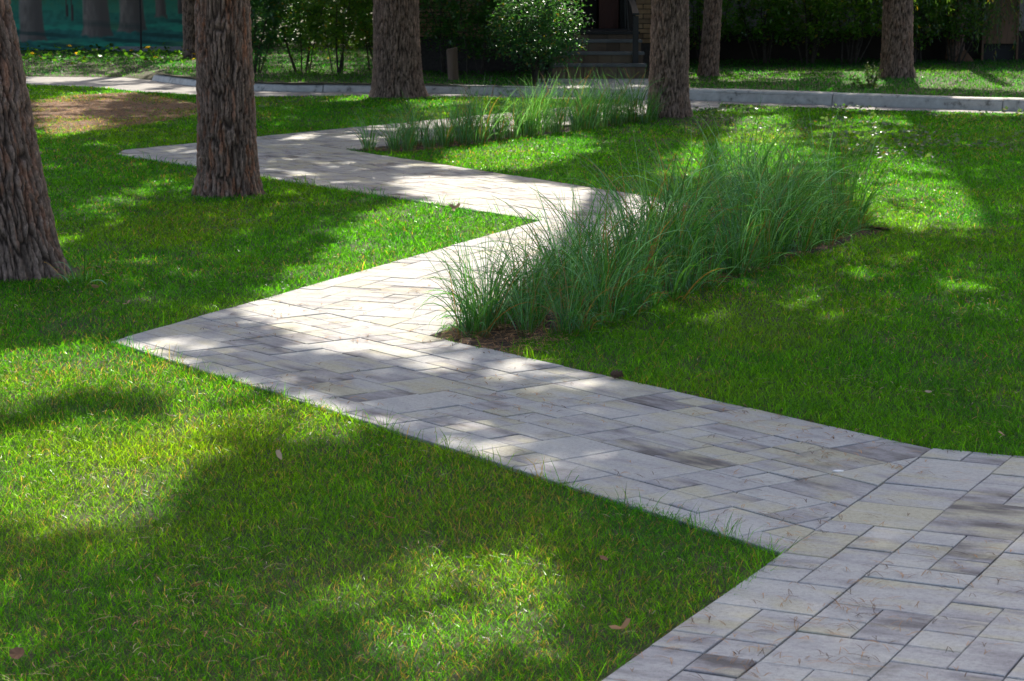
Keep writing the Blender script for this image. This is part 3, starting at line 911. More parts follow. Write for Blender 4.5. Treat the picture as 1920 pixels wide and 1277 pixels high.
tag(build_lawn('verge_grass', 26.5, 46, 5600, 2, True), 'longer grass growing on the verge behind the kerb', 'grass', kind='stuff')

# dry stubble, clippings lying in the lawn
def lying_bits(name, x, y, z, ln, wd, col, curl=.3, pair=False):
    n = len(x); a = RNG.uniform(0, 2 * math.pi, n)
    V = []; 
    def strip(a, k0):
        px = x; py = y
        pts = []
        for t in (0, .33, .66, 1):
            aa = a + curl * (t - .5) * RNG.uniform(-1, 1, n) if t else a
            px2 = x + np.cos(a) * ln * t + np.sin(a) * curl * ln * t * t * k0; py2 = y + np.sin(a) * ln * t - np.cos(a) * curl * ln * t * t * k0
            pts.append((px2, py2))
        v = np.zeros((n, 8, 3), np.float32)
        for k, (qx, qy) in enumerate(pts):
            w = wd * (.55 if k in (0, 3) else 1)
            zz = z + .002 + .004 * math.sin(k)
            v[:, 2 * k, 0] = qx - np.sin(a) * w * .5; v[:, 2 * k, 1] = qy + np.cos(a) * w * .5; v[:, 2 * k, 2] = zz
            v[:, 2 * k + 1, 0] = qx + np.sin(a) * w * .5; v[:, 2 * k + 1, 1] = qy - np.cos(a) * w * .5; v[:, 2 * k + 1, 2] = zz
        return v
    k0 = RNG.uniform(-1, 1, n)
    vs_ = [strip(a, k0)]
    if pair: vs_.append(strip(a + RNG.uniform(.08, .5, n), -k0))
    v = np.concatenate(vs_)
    m = len(v); b = np.arange(m)[:, None] * 8
    f = np.concatenate([b + np.array([0, 1, 3, 2]), b + np.array([2, 3, 5, 4]), b + np.array([4, 5, 7, 6])], 1)
    c = np.repeat(np.tile(col, (len(vs_), 1))[:, None, :], 8, 1)
    return obj(name, mesh_arrays(name, v.reshape(-1, 3), f.ravel(), np.full(m * 3, 4), c.reshape(-1, 3)), M['litter'])

def straw_cols(n, dark=.25):
    c = np.array([.40, .225, .105]) * RNG.uniform(.55, 1.3, (n, 1))
    k = RNG.random(n) < dark
    c[k] = np.array([.10, .05, .03]) * RNG.uniform(.6, 1.4, (k.sum(), 1))
    return c
# fallen pine needles on the slabs, gathered in drifts
n = 26000
y = 5 + 25 * RNG.random(n) ** 1.8; x = RNG.uniform(-1, 1, n) * (.2286 * y + .3)
ok = np.zeros(n, bool)
for p in PATHS: ok |= inside(x, y, p)
dr = fbm(x * 2.3, y * 1.9, 91, 3)
ok &= RNG.random(n) < np.clip((dr - .40) * 3.2, .06, 1) * .65
x, y = x[ok], y[ok]
tag(lying_bits('needle_litter', x, y, np.full(len(x), .003), RNG.uniform(.03, .075, len(x)), np.clip(.0022 * y / 8, .0018, .004), straw_cols(len(x), .35), .3, True),
    'dry brown pine needles scattered over the paving slabs', 'pine needles', kind='stuff')
# clippings and dry blades lying in the near lawn
n = 9000
y = 5 + 13 * RNG.random(n) ** 1.5; x = RNG.uniform(-1, 1, n) * (.2286 * y + .3)
ok = lawn_mask(x, y) & (RNG.random(n) < np.clip((fbm(x * 2.1, y * 1.5, 95, 3) - .36) * 3, .08, 1))
x, y = x[ok], y[ok]
cc = straw_cols(len(x), .22); cc[RNG.random(len(x)) < .3] = np.array([.48, .40, .22])
tag(lying_bits('dry_clippings', x, y, RNG.uniform(.004, .026, len(x)), RNG.uniform(.02, .06, len(x)), np.clip(.0026 * y / 8, .002, .005), cc, .5),
    'dry straw coloured clippings lying in the mown lawn', 'clippings', kind='stuff')
# thick straw of needles on the bare patch and in the beds
def needle_cover(name, poly, n, z, label, jitter=0.):
    xs = [p[0] for p in poly]; ys = [p[1] for p in poly]
    x = RNG.uniform(min(xs), max(xs), n); y = RNG.uniform(min(ys), max(ys), n)
    ok = inside(x, y, poly); x, y = x[ok], y[ok]
    wide = np.clip(.0024 * np.median(y) / 8, .0018, .009)
    o = lying_bits(name, x, y, z + RNG.uniform(0, .012 + jitter, len(x)), RNG.uniform(.04, .09, len(x)), np.full(len(x), wide), straw_cols(len(x), .3), .4, True)
    tag(o, label, 'pine needles', kind='stuff')
needle_cover('needle_straw', BARE, 8000, -.008, 'brown needle straw covering the bare patch of lawn')
needle_cover('needle_straw', [TIP1, (.04, 10.06), (.70, 11.6), (.35, 12.3)], 3600, -.016, 'rust brown needles on the tip of the near grass bed', .015)
needle_cover('needle_straw', [(0.7, 11.6), (1.25, 12.65), (2.62, 15.25), (2.2, 15.6), (.6, 12.2)], 3600, -.018, 'brown needles and mulch along the near grass bed edge', .01)
needle_cover('needle_straw', [TIP2, (-.95, 21.6), (.2, 23.6), (-.6, 23.9)], 1500, -.014, 'rust brown needles on the tip of the far grass bed', .01)

# ------------------------------------------------------------------ ornamental grass clumps
def reed_mesh(name, seed, nb, hgt, spread, droop):
    rng = np.random.default_rng(seed)
    n = nb; seg = 8
    r = .075 * np.sqrt(rng.random(n)); a0 = rng.uniform(0, 2 * math.pi, n)
    bx = r * np.cos(a0); by = r * np.sin(a0)
    az = a0 + rng.normal(0, .9, n)
    L = hgt * rng.uniform(.45, 1.08, n)
    lean = np.abs(rng.normal(.10, spread, n)); bend = np.abs(rng.normal(droop, droop * .6, n))
    bend = np.where(rng.random(n) < .22, bend * 2.3, bend)
    w = rng.uniform(.006, .0105, n)
    ang = lean.copy(); px, py, pz = bx.copy(), by.copy(), np.full(n, -.045)
    tw0 = rng.uniform(0, math.pi, n)
    V = np.zeros((n, (seg + 1) * 2, 3), np.float32)
    for k in range(seg + 1):
        t = k / seg
        ww = w * (1 - t) ** .7 * (.75 + .5 * t) if k < seg else w * .02
        tw = tw0 + t * 1.1
        # ribbon across vector: horizontal, perpendicular to azimuth mixed with twist
        ax_ = -np.sin(az) * np.cos(tw * .5) + np.cos(az) * np.cos(ang) * np.sin(tw * .5)
        ay_ = np.cos(az) * np.cos(tw * .5) + np.sin(az) * np.cos(ang) * np.sin(tw * .5)
        az_ = -np.sin(ang) * np.sin(tw * .5)
        for q, s in ((0, -1), (1, 1)):
            V[:, 2 * k + q, 0] = px + ax_ * ww * .5 * s; V[:, 2 * k + q, 1] = py + ay_ * ww * .5 * s; V[:, 2 * k + q, 2] = pz + az_ * ww * .5 * s
        ds = L / seg
        ang = lean + bend * ((k + 1) / seg) ** 2.2
        px = px + np.cos(az) * np.sin(ang) * ds; py = py + np.sin(az) * np.sin(ang) * ds; pz = pz + np.cos(ang) * ds
    b = np.arange(n)[:, None] * (seg + 1) * 2
    f = np.concatenate([b + np.array([2 * k, 2 * k + 1, 2 * k + 3, 2 * k + 2]) for k in range(seg)], 1)
    t = rng.random((n, 1))
    c = np.array([.022, .130, .030]) * (1 - t) + np.array([.085, .245, .040]) * t
    c *= rng.uniform(.6, 1.5, (n, 1)); bl = rng.random(n) < .3; c[bl] = np.array([.125, .310, .170]) * rng.uniform(.5, 1.6, (bl.sum(), 1))
    dr = (rng.random(n) < .09); L[dr] *= .7; c[dr] = np.array([.26, .17, .07]) * rng.uniform(.6, 1.1, (dr.sum(), 1))
    C = np.repeat(c[:, None, :], (seg + 1) * 2, 1)
    tt = np.repeat(np.arange(seg + 1) / seg, 2)[None, :, None]
    base = np.array([.16, .12, .05])
    kk = np.clip(1 - tt * 7, 0, 1) * .6
    C = C * (1 - kk) + base * kk
    me = mesh_arrays(name, V.reshape(-1, 3), f.ravel(), np.full(n * seg, 4), C.reshape(-1, 3))
    return me

def plant_bed(poly_far0, poly_far1, width_vec, rows, step, meshes, label_fn, group, hfun, rnd):
    a = Vector(poly_far0); b = Vector(poly_far1); d = (b - a); L = d.length; d.normalize(); wv = Vector(width_vec)
    for r in range(rows):
        s = .16 + .11 * (r % 2) + r * .05
        while s < L - .12:
            f = (r + .5) / rows
            p = a + d * (s + rnd.uniform(-.07, .07)) + wv * (f + rnd.uniform(-.09, .09))
            u = s / L
            if u > .1 and rnd.random() < .12: s += step; continue
            hs = hfun(u, f) * rnd.uniform(.62, 1.24)
            me = rnd.choice(meshes)
            o = bpy.data.objects.new('ornamental_grass', me); COL.objects.link(o)
            o.location = (p.x, p.y, 0); o.rotation_euler = (0, 0, rnd.uniform(0, 6.28)); o.scale = (hs * rnd.uniform(.9, 1.1), hs * rnd.uniform(.9, 1.1), hs)
            tag(o, label_fn(u, f), 'ornamental grass', group, 'thing')
            s += step * rnd.uniform(.85, 1.2)
REEDS = []
for k in range(8):
    me = reed_mesh('ornamental_grass', 100 + k, 46 + 6 * k, .80, .20, .62 + .16 * (k % 4)); me.materials.append(M['reed']); REEDS.append(me)
rnd = random.Random(17)
def lab1(u, f):
    if u < .14: return 'short arching grass clump on the needle strewn tip of the near planting bed'
    if u > .87: return 'tall ornamental grass clump at the wide end of the near planting bed'
    if f < .34: return 'tall grass clump of the near planting bed arching over the path slabs'
    if f < .67: return 'tall grass clump in the middle row of the near planting bed'
    return 'tall grass clump of the near planting bed standing on the lawn side'
def lab2(u, f):
    if u < .14: return 'low bluish grass clump at the tip of the far planting bed'
    if u > .85: return 'fine grass clump of the far planting bed next to the dark pine'
    return 'fine grass clump of the far bed standing along the path slabs' if f < .34 else ('fine grass clump of the far bed standing along the lawn' if f > .66 else 'fine grass clump in the middle row of the far bed')
dv = (Vector((1.90, 16.05)) - Vector(TIP1)).normalized(); nv = Vector((dv.y, -dv.x))
plant_bed((TIP1[0] + .03, TIP1[1] + .02), (1.90, 16.05), nv * .70, 3, .225, REEDS, lab1, 'ornamental grasses in the near bed',
          lambda u, f: (.58 + min(1, u * 3.2) * .42) * (1.0 if f < .7 else .86), rnd)
LOW = []
for k in range(4):
    me = reed_mesh('ornamental_grass', 200 + k, 56 + 6 * k, .50, .42, 1.25); me.materials.append(M['reed']); LOW.append(me)
def lab1b(u, f):
    return 'low drooping grass clump spilling from the near planting bed'
plant_bed((TIP1[0] + .10, TIP1[1] + .02), (1.90, 16.0), nv * .10, 1, .33, LOW, lab1b, 'low grasses along the near bed', lambda u, f: .85, rnd)
plant_bed((TIP1[0] + nv.x * .62 + .05, TIP1[1] + nv.y * .62 + .25), (1.90 + nv.x * .66, 16.0 + nv.y * .66), nv * .12, 1, .30, LOW, lab1b, 'low grasses along the near bed', lambda u, f: .80, rnd)
dv2 = (Vector((1.42, 26.7)) - Vector(TIP2)).normalized(); nv2 = Vector((dv2.y, -dv2.x))
REEDS2 = []
for k in range(5):
    me = reed_mesh('ornamental_grass', 300 + k, 52 + 8 * k, .62, .17, .60); me.materials.append(M['reed']); REEDS2.append(me)
plant_bed(TIP2, (1.42, 26.7), nv2 * .62, 3, .29, REEDS2, lab2, 'ornamental grasses in the far bed',
          lambda u, f: (.62 + min(1, u * 3) * .40), rnd)
# the single loose blades beside the leaning pine
me = reed_mesh('grass_tuft', 500, 26, .26, .3, 1.0); me.materials.append(M['reed'])
tag(obj('grass_tuft', me, None, None, (-2.46, 12.6, 0)), 'small bluish grass tuft at the foot of the leaning pine', 'grass tuft')
# ------------------------------------------------------------------ leaves, shrubs
def leaf_arrays(cent, rng, size, cols, droop=.3, slim=.62, nrm_bias=None):
    """folded rhombic leaves: 6 verts, 4 triangles each"""
    n = len(cent)
    az = rng.uniform(0, 2 * math.pi, n); el = rng.normal(-droop, .45, n)
    d = np.stack([np.cos(az) * np.cos(el), np.sin(az) * np.cos(el), np.sin(el)], 1)
    up = np.stack([rng.normal(0, .35, n), rng.normal(0, .35, n), np.ones(n)], 1)
    w = np.cross(d, up); w /= np.linalg.norm(w, axis=1, keepdims=True) + 1e-9
    nn = np.cross(w, d)
    L = (size * rng.uniform(.6, 1.3, n))[:, None]
    p0 = cent; p1 = cent + d * L * .45 + w * L * slim * .5 + nn * L * .06; p2 = cent + d * L; p3 = cent + d * L * .45 - w * L * slim * .5 + nn * L * .06
    m = cent + d * L * .5 - nn * L * .04
    v = np.stack([p0, p1, p2, p3, m], 1)
    b = np.arange(n)[:, None] * 5
    f = np.concatenate([b + np.array(q) for q in ((0, 1, 4), (1, 2, 4), (2, 3, 4), (3, 0, 4))], 1)
    c = np.repeat(cols[:, None, :], 5, 1)
    return v.reshape(-1, 3), f.ravel(), np.full(n * 4, 3), c.reshape(-1, 3)

def leaf_cols(n, rng, a, b, yellow=.04):
    t = rng.random((n, 1)); c = np.array(a) * (1 - t) + np.array(b) * t
    c *= rng.uniform(.7, 1.35, (n, 1))
    k = rng.random(n) < yellow; c[k] = np.array([.22, .20, .03]) * rng.uniform(.6, 1.2, (k.sum(), 1))
    return c

def shrub(name, loc, label, seed, height, radius, nst, nleaf, size, ca, cb, zlow=.25, group=None, cat='shrub', dense=1.0, spread=1.0):
    rng = np.random.default_rng(seed); rnd = random.Random(seed)
    root = empty(name, loc); tag(root, label, cat, group)
    tips = []
    for s in range(nst):
        a = rnd.uniform(0, 6.28); r0 = rnd.uniform(0, .16); lean = rnd.uniform(.05, .75) * radius * spread
        p = [Vector((math.cos(a) * r0, math.sin(a) * r0, -.02))]
        top = Vector((math.cos(a) * (r0 + lean), math.sin(a) * (r0 + lean), height * rnd.uniform(.7, 1.0)))
        for t in (.3, .6, .85, 1):
            q = p[0].lerp(top, t) + Vector((rnd.gauss(0, .03), rnd.gauss(0, .03), 0)); q.x += math.cos(a) * .1 * t * t; p.append(q)
        rr = rnd.uniform(.009, .018)
        mb = MB(); mb.tube(p, [rr, rr * .85, rr * .6, rr * .4, rr * .2], 5)
        for t in (.35, .5, .65, .8, .95):
            i = min(3, int(t * 4)); q = p[i].lerp(p[i + 1], t * 4 - i)
            b = rnd.uniform(0, 6.28); ln = radius * rnd.uniform(.35, .75) * (1.1 - .5 * t)
            e = q + Vector((math.cos(b) * ln, math.sin(b) * ln, ln * rnd.uniform(-.1, .7)))
            mb.tube([q, q.lerp(e, .5) + Vector((0, 0, .02)), e], [rr * .4, rr * .3, rr * .12], 4)
            for k in np.linspace(.3, 1, 4):
                tips.append(q.lerp(e, k))
        mb.build('stem', M['twig'], root)
    tips = np.array([tuple(t) for t in tips if t[2] > zlow])
    # extra clumps filling the crown unevenly
    ex = rng.normal(size=(int(len(tips) * dense), 3)); ex /= np.linalg.norm(ex, axis=1, keepdims=True)
    ex *= rng.uniform(.55, 1.0, (len(ex), 1)) * np.array([radius, radius, height * .46]); ex[:, 2] += height * .56
    ex = ex[ex[:, 2] > zlow]
    cl = np.concatenate([tips, ex])
    w = rng.random(len(cl)) ** 1.5 + .05; w /= w.sum()
    idx = rng.choice(len(cl), nleaf, p=w)
    cent = cl[idx] + rng.normal(0, .075, (nleaf, 3)) * np.array([1, 1, .7])
    ctone = rng.uniform(.65, 1.3, len(cl))[idx][:, None]
    v, f, s, c = leaf_arrays(cent, rng, size, leaf_cols(nleaf, rng, ca, cb) * ctone)
    obj('foliage', mesh_arrays('foliage', v, f, s, c), M['leaf'], root)
    return root

DG = (.028, .110, .022); MG = (.055, .175, .022); LG = (.120, .240, .022); BG = (.030, .125, .060)
VZ = VERGE_Z
shrub('garden_shrub', (.36, 32.75, VZ), 'dense rounded bush with a sunlit crown beside the porch steps', 41, 1.36, .72, 9, 8600, .052, (.026, .115, .050), (.055, .17, .05), .06, dense=3.2)
HL = [(-4.05, 35.4, 1.5, .62, 'dark leafy hedge shrub next to the pine with reddish bark', DG, BG),
      (-3.35, 36.0, 1.7, .62, 'dark bushy hedge shrub with a bright gap between its stems', DG, MG),
      (-2.75, 35.6, 1.6, .60, 'yellowish green hedge shrub with dark twigs', MG, LG),
      (-2.15, 36.2, 1.7, .62, 'leafy hedge shrub just left of the thick grey pine', MG, (.09, .20, .02))]
for k, (x, y, h, r, lab, a, b) in enumerate(HL):
    shrub('hedge_shrub', (x, y, VZ), lab, 60 + k, h, r, 7, 4200, .062, a, b, .14, 'hedge shrubs behind the kerb', dense=1.6)
shrub('hedge_shrub', (-.55, 34.9, VZ), 'green leafy shrub against the tan brick wall behind the stump post', 70, 1.6, .62, 7, 3600, .065, DG, MG, .22, dense=1.4)
shrub('hedge_shrub', (-1.05, 35.6, VZ), 'dark shrub in front of the brick wall beside the thick grey pine', 71, 1.7, .5, 6, 2600, .06, DG, MG, .2, dense=1.2)
HR = [(3.25, 38.6, 1.7, .65, 'leafy hedge shrub behind the slim leaning pine'), (4.35, 39.0, 1.5, .70, 'maple leaved shrub with low branches by the dark plinth'),
      (5.1, 38.9, 1.55, .72, 'bright green shrub with many thin upright stems before the plaster wall'), (5.85, 39.1, 1.7, .70, 'spreading yellow green shrub left of the rough pine'),
      (7.0, 39.3, 1.7, .66, 'shrub right of the rough pine in front of the wall'), (7.75, 39.6, 1.7, .6, 'dark twiggy shrub beside the weeping tree')]
for k, (x, y, h, r, lab) in enumerate(HR):
    shrub('hedge_shrub', (x, y, VZ), lab, 80 + k, h, r, 9, 3400, .076, (.07, .21, .02), (.15, .30, .02) if k in (2, 3) else (.10, .25, .02), .30 + .12 * (k % 2), 'hedge shrubs along the house wall', dense=.9)

# tall weed by the kerb
def weed():
    root = empty('tall_weed', (4.95, 31.1, VZ)); tag(root, 'sunlit bushy weed on the kerb edge beside the rough pine', 'weed')
    rng = np.random.default_rng(9); rnd = random.Random(9); pts = []
    for s in range(11):
        a = rnd.uniform(0, 6.28); top = Vector((rnd.gauss(0, .14), rnd.gauss(0, .08), rnd.uniform(.14, .38)))
        mb = MB(); mb.tube([(top.x * .3, top.y * .3, -.01), (top.x * .6, top.y * .6, top.z * .5), top], [.004, .003, .0015], 4); mb.build('stem', M['twig'], root)
        for t in np.linspace(.1, 1, 12): pts.append((top.x * (.3 + .7 * t), top.y * (.3 + .7 * t), top.z * t))
    pts = np.array(pts); cent = pts[rng.integers(0, len(pts), 420)] + rng.normal(0, .018, (420, 3))
    v, f, s, c = leaf_arrays(cent, rng, .045, leaf_cols(420, rng, (.07, .15, .05), (.13, .22, .06)))
    obj('foliage', mesh_arrays('foliage', v, f, s, c), M['leaf'], root)
weed()

# broad-leaved weeds and clover in the rough lawn by the road
rng = np.random.default_rng(77)
n = 2600
x = rng.uniform(2.2, 6.6, n); y = rng.uniform(20.5, 28.4, n)
ok = (x < .2286 * y + .3) & road_side(x, y - 0) & (fbm(x * 1.4, y * .9, 21, 2) > .47) & (np.hypot(x - 1.88, y - 27) > .5)
x, y = x[ok], y[ok]
cent = np.stack([x, y, rng.uniform(.015, .05, len(x))], 1)
v, f, s, c = leaf_arrays(cent, rng, .06, leaf_cols(len(x), rng, (.035, .095, .045), (.09, .17, .07)), droop=-.1, slim=.8)
tag(obj('lawn_weeds', mesh_arrays('lawn_weeds', v, f, s, c), M['leaf']), 'broad leaved weeds and clover in the rough lawn near the road', 'weeds', kind='stuff')
n = 800
x = rng.uniform(-12, -5.5, n); y = 41 + rng.uniform(-3.4, 3.6, n)
cent = np.stack([x, y, VZ + rng.uniform(.03, .16, n)], 1)
v, f, s, c = leaf_arrays(cent, rng, .10, leaf_cols(n, rng, (.018, .085, .020), (.035, .12, .022)), droop=0, slim=.8)
tag(obj('ground_cover', mesh_arrays('ground_cover', v, f, s, c), M['grass']), 'low dark ground cover below the printed forest panel', 'ground cover', kind='stuff')

# weeping tree at the right
def weeping():
    root = empty('weeping_tree', (7.95, 40.5, VZ)); tag(root, 'slender tree with narrow drooping leaves in front of the brown boards', 'tree')
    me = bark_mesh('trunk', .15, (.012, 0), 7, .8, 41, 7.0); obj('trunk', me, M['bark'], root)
    rnd = random.Random(4); rng = np.random.default_rng(4); pts = []
    for b in range(12):
        a = rnd.uniform(0, 6.28); r = rnd.uniform(1.0, 2.6)
        p0 = Vector((0.05, 0, rnd.uniform(2.5, 5))); p1 = Vector((math.cos(a) * r * .6, math.sin(a) * r * .6 - .8, p0.z + .7)); p2 = Vector((math.cos(a) * r, math.sin(a) * r - 1.3, p0.z - .2))
        mb = MB(); mb.tube([p0, p0.lerp(p1, .5), p1, p2], [.03, .025, .02, .01], 5); mb.build('branch', M['twig'], root)
    mb = MB()
    for k in range(120):
        a = rnd.uniform(-1.9, 1.9); xx = a + rnd.gauss(0, .2); yy = rnd.uniform(-3.2, .3)
        zt = rnd.uniform(2.2, 3.0); zl = rnd.choice([.15, .3, .45, .6, .75, .95]) + rnd.random() * .2 + .3 * max(0, -xx)
        mb.tube([(xx, yy, zt), (xx + .05, yy, (zt + zl) / 2), (xx + rnd.gauss(0, .06), yy, zl)], [.004, .003, .0015], 3, False)
        for z in np.arange(zl, zt, .035): pts.append((xx + .05 * math.sin(z * 3), yy, z))
    mb.build('twig', M['twig'], root)
    pts = np.array(pts); n = len(pts); cent = pts + rng.normal(0, .012, (n, 3))
    v, f, s, c = leaf_arrays(cent, rng, .085, leaf_cols(n, rng, (.03, .09, .025), (.07, .14, .03), .05), droop=1.0, slim=.26)
    obj('crown', mesh_arrays('crown', v, f, s, c), M['leaf'], root)
weeping()

# thicket beyond the hedge, one mass
rng = np.random.default_rng(15)
n = 8000
x = rng.uniform(-8.5, 3, n); y = rng.uniform(47, 51, n); z = VZ + rng.random(n) ** .8 * 2.6
cent = np.stack([x, y, z], 1)
v, f, s, c = leaf_arrays(cent, rng, .32, leaf_cols(n, rng, DG, BG, .01), slim=.7)
tag(obj('far_thicket', mesh_arrays('far_thicket', v, f, s, c), M['leaf']), 'dark thicket far beyond the hedge shrubs', 'thicket', kind='stuff')

# ------------------------------------------------------------------ house
def house():
    h = empty('brick_house', (.5, 36.4, VZ)); tag(h, 'low house with tan brick wall, dark plinth and plaster wing behind the hedge', 'house')
    ox, oy, oz = .5, 36.4, VZ
    def B(name, mat, boxes, bevel=0, parent=h):
        mb = MB()
        for (x0, x1, y0, y1, z0, z1) in boxes: mb.box(x0 - ox, x1 - ox, y0 - oy, y1 - oy, z0, z1)
        return mb.build(name, mat, parent, bevel)
    wl = B('wall', M['mortar'], [(-1.75, .55, 36.4, 36.7, -.1, 3.3)])
    wr = B('wall', M['mortar'], [(1.99, 2.62, 36.4, 36.7, -.1, 3.3)])
    B('porch_wall', M['plinth'], [(.55, .68, 36.42, 38.2, -.1, 3.3), (1.88, 1.99, 36.42, 38.2, -.1, 3.3), (.68, 1.88, 38.2, 38.4, -.1, 3.3)])
    B('wing_wall', M['plaster'], [(2.62, 12.5, 40.9, 41.2, .52, 3.3)])
    B('plinth', M['plinth'], [(2.62, 12.5, 40.84, 41.2, -.1, .52)])
    B('wing_side', M['plaster'], [(2.62, 2.86, 36.7, 40.84, .0, 3.3)])
    rf = B('roof', M['roof'], [(-2.0, 2.9, 36.3, 45, 3.3, 3.5), (2.9, 13, 40.7, 46, 3.3, 3.5)])
    # bricks
    bme = None
    def brick_run(wall, x0, x1, z0, z1, seed):
        nonlocal bme
        rnd_ = random.Random(seed); z = z0; row = 0
        while z < z1:
            x = x0 - (.125 if row % 2 else 0)
            while x < x1:
                a = max(x, x0); b = min(x + .238, x1)
                if b - a > .05:
                    full = b - a > .236
                    if full and bme is not None: o = obj('brick', bme, None, wall)
                    else:
                        mb = MB(); wd = b - a; mb.box(-wd / 2, wd / 2, -.02, .05, 0, .066)
                        o = mb.build('brick', M['brick'], wall, .004)
                        if full: bme = o.data
                    o.location = ((a + b) / 2 - ox, 36.398 - oy + rnd_.uniform(-.002, .002), z)
                x += .25
            z += .078; row += 1
    brick_run(wl, -1.75, -.1, .55, 1.35, 1)
    brick_run(wr, 1.99, 2.62, .45, 1.35, 2)
    d = B('door', M['door'], [(1.42, 1.74, 36.98, 37.03, .66, 2.7)])
    B('door_panel', M['door'], [(1.47, 1.52, 36.965, 36.98, .7, 2.6), (1.64, 1.69, 36.965, 36.98, .7, 2.6)], 0, d)
    B('door_frame', M['darkdoor'], [(1.76, 1.86, 36.9, 37.1, .60, 2.8), (.68, 1.40, 37.4, 37.5, .60, 2.8)])
    B('door_handle', M['white'], [(1.36, 1.385, 37.34, 37.39, 1.12, 1.30)])
    # porch floor and steps
    st = empty('porch_steps', (1.13, 33.9, VZ)); tag(st, 'four worn stone steps with tan tiled risers below the dark porch', 'steps')
    sx, sy = 1.13, 33.9
    rise = [.225, .165, .175, .115]; z = 0; y0 = 33.72
    rnd_ = random.Random(3)
    for k, r in enumerate(rise):
        x1 = 2.0 - .018 * k; x0 = .60
        mb = MB(); mb.box(x0 - sx, x1 - .006 - sx, y0 + .03 - sy, 36.38 - sy, z - .02 if k == 0 else z, z + r - .045); mb.build('step_block', M['mortar'], st)
        x = x0
        while x < x1 - .01:
            w = min(rnd_.uniform(.17, .34), x1 - x)
            if x1 - x - w < .07: w = x1 - x
            mb = MB(); mb.box(x + .003 - sx, x + w - .003 - sx, y0 + .008 - sy, y0 + .028 - sy, z + .002, z + r - .047); mb.build('riser_tile', M['riser'], st, .002)
            x += w
        mb = MB(); mb.box(x0 - sx, x1 + .015 - sx, y0 - .015 - sy, y0 + .34 - sy if k < 3 else 36.38 - sy, z + r - .043, z + r); mb.build('tread', M['tread'] if k < 3 else M['darkdoor'], st, .004)
        z += r; y0 += .31
    hr = empty('handrail', (1.86, 34.0, VZ)); tag(hr, 'black metal handrail with square newel post on the porch steps', 'handrail')
    mb = MB(); mb.box(-.042, .042, -.042, .042, .227, .93); mb.build('post', M['blackmetal'], hr, .004)
    mb = MB()
    a = Vector((0, -.06, .945)); b = Vector((-.10, 2.1, 1.55)); s = .048
    q = []
    for p in (a, b): q += [(p.x - s, p.y, p.z), (p.x + s, p.y, p.z), (p.x + s, p.y, p.z + .03), (p.x - s, p.y, p.z + .03)]
    mb.v = q; mb.f = [(0, 1, 2, 3), (7, 6, 5, 4), (0, 4, 5, 1), (1, 5, 6, 2), (2, 6, 7, 3), (3, 7, 4, 0)]; mb.build('rail', M['blackmetal'], hr)
    mb = MB(); mb.tube([(-.06, .9, .55), (-.1, .9, 1.18)], [.012, .012], 6); mb.tube([(-.08, 1.5, .69), (-.1, 1.5, 1.36)], [.012, .012], 6); mb.build('baluster', M['blackmetal'], hr)
house()

# stump post
lp = MB()
v = []; nn = 14
for z, r in ((-.05, .085), (.0, .082), (.15, .078), (.34, .080), (.455, .082), (.47, .075)):
    for k in range(nn):
        t = 2 * math.pi * k / nn; rr = r * (1 + .06 * math.sin(3 * t + 1) + .03 * math.sin(7 * t)); v.append((rr * math.cos(t) - .05 * z, rr * math.sin(t), z + (.02 * math.cos(t) if z > .4 else 0)))
lp.v = v; lp.f = [(i * nn + k, i * nn + (k + 1) % nn, (i + 1) * nn + (k + 1) % nn, (i + 1) * nn + k) for i in range(5) for k in range(nn)] + [tuple(5 * nn + k for k in range(nn))]
tag(lp.build('log_post', M['log'], None, 0, False, (-.87, 33.35, VZ)), 'short bare wooden log post standing in front of the brick wall', 'post')

# boards, slab and pier at the right end of the wing
sc = empty('wooden_hatch', (8.75, 40.55, VZ)); tag(sc, 'brown wooden hatch with a dark opening behind the weeping tree', 'hatch')
mb = MB(); mb.box(-.28, .30, 0, .03, .30, 1.25); mb.build('board', M['rust'], sc, .004)
mb = MB(); mb.box(-.32, -.282, -.02, .05, 0, 1.3); mb.build('frame', M['rust'], sc, .004)
mb = MB(); mb.box(.302, .34, -.02, .05, 0, 1.3); mb.build('frame', M['rust'], sc, .004)
mb = MB(); mb.box(-.28, .30, .10, .13, 0, .298); mb.build('opening', M['darkdoor'], sc)  # near-black panel stands in for the shade inside the opening
mb = MB(); mb.v = [(-.20, 0, 0), (.20, 0, 0), (.02, .0, .22), (-.20, .06, 0), (.20, .06, 0), (.02, .05, .22)]; mb.f = [(0, 1, 2), (5, 4, 3), (0, 3, 4, 1), (1, 4, 5, 2), (2, 5, 3, 0)]
tag(mb.build('leaning_tile', M['rust'], None, .004, False, (8.0, 39.95, VZ)), 'brown triangular stone tile leaning beside the wooden hatch', 'tile')
mb = MB(); mb.box(-.07, .07, -.07, .07, 0, 2.4); mb.box(-.09, .09, -.09, .09, 0, .06)
tag(mb.build('wall_post', M['log'], None, .006, False, (9.75, 41.9, VZ)), 'pale square post at the end of the wall beyond the weeping tree', 'post')

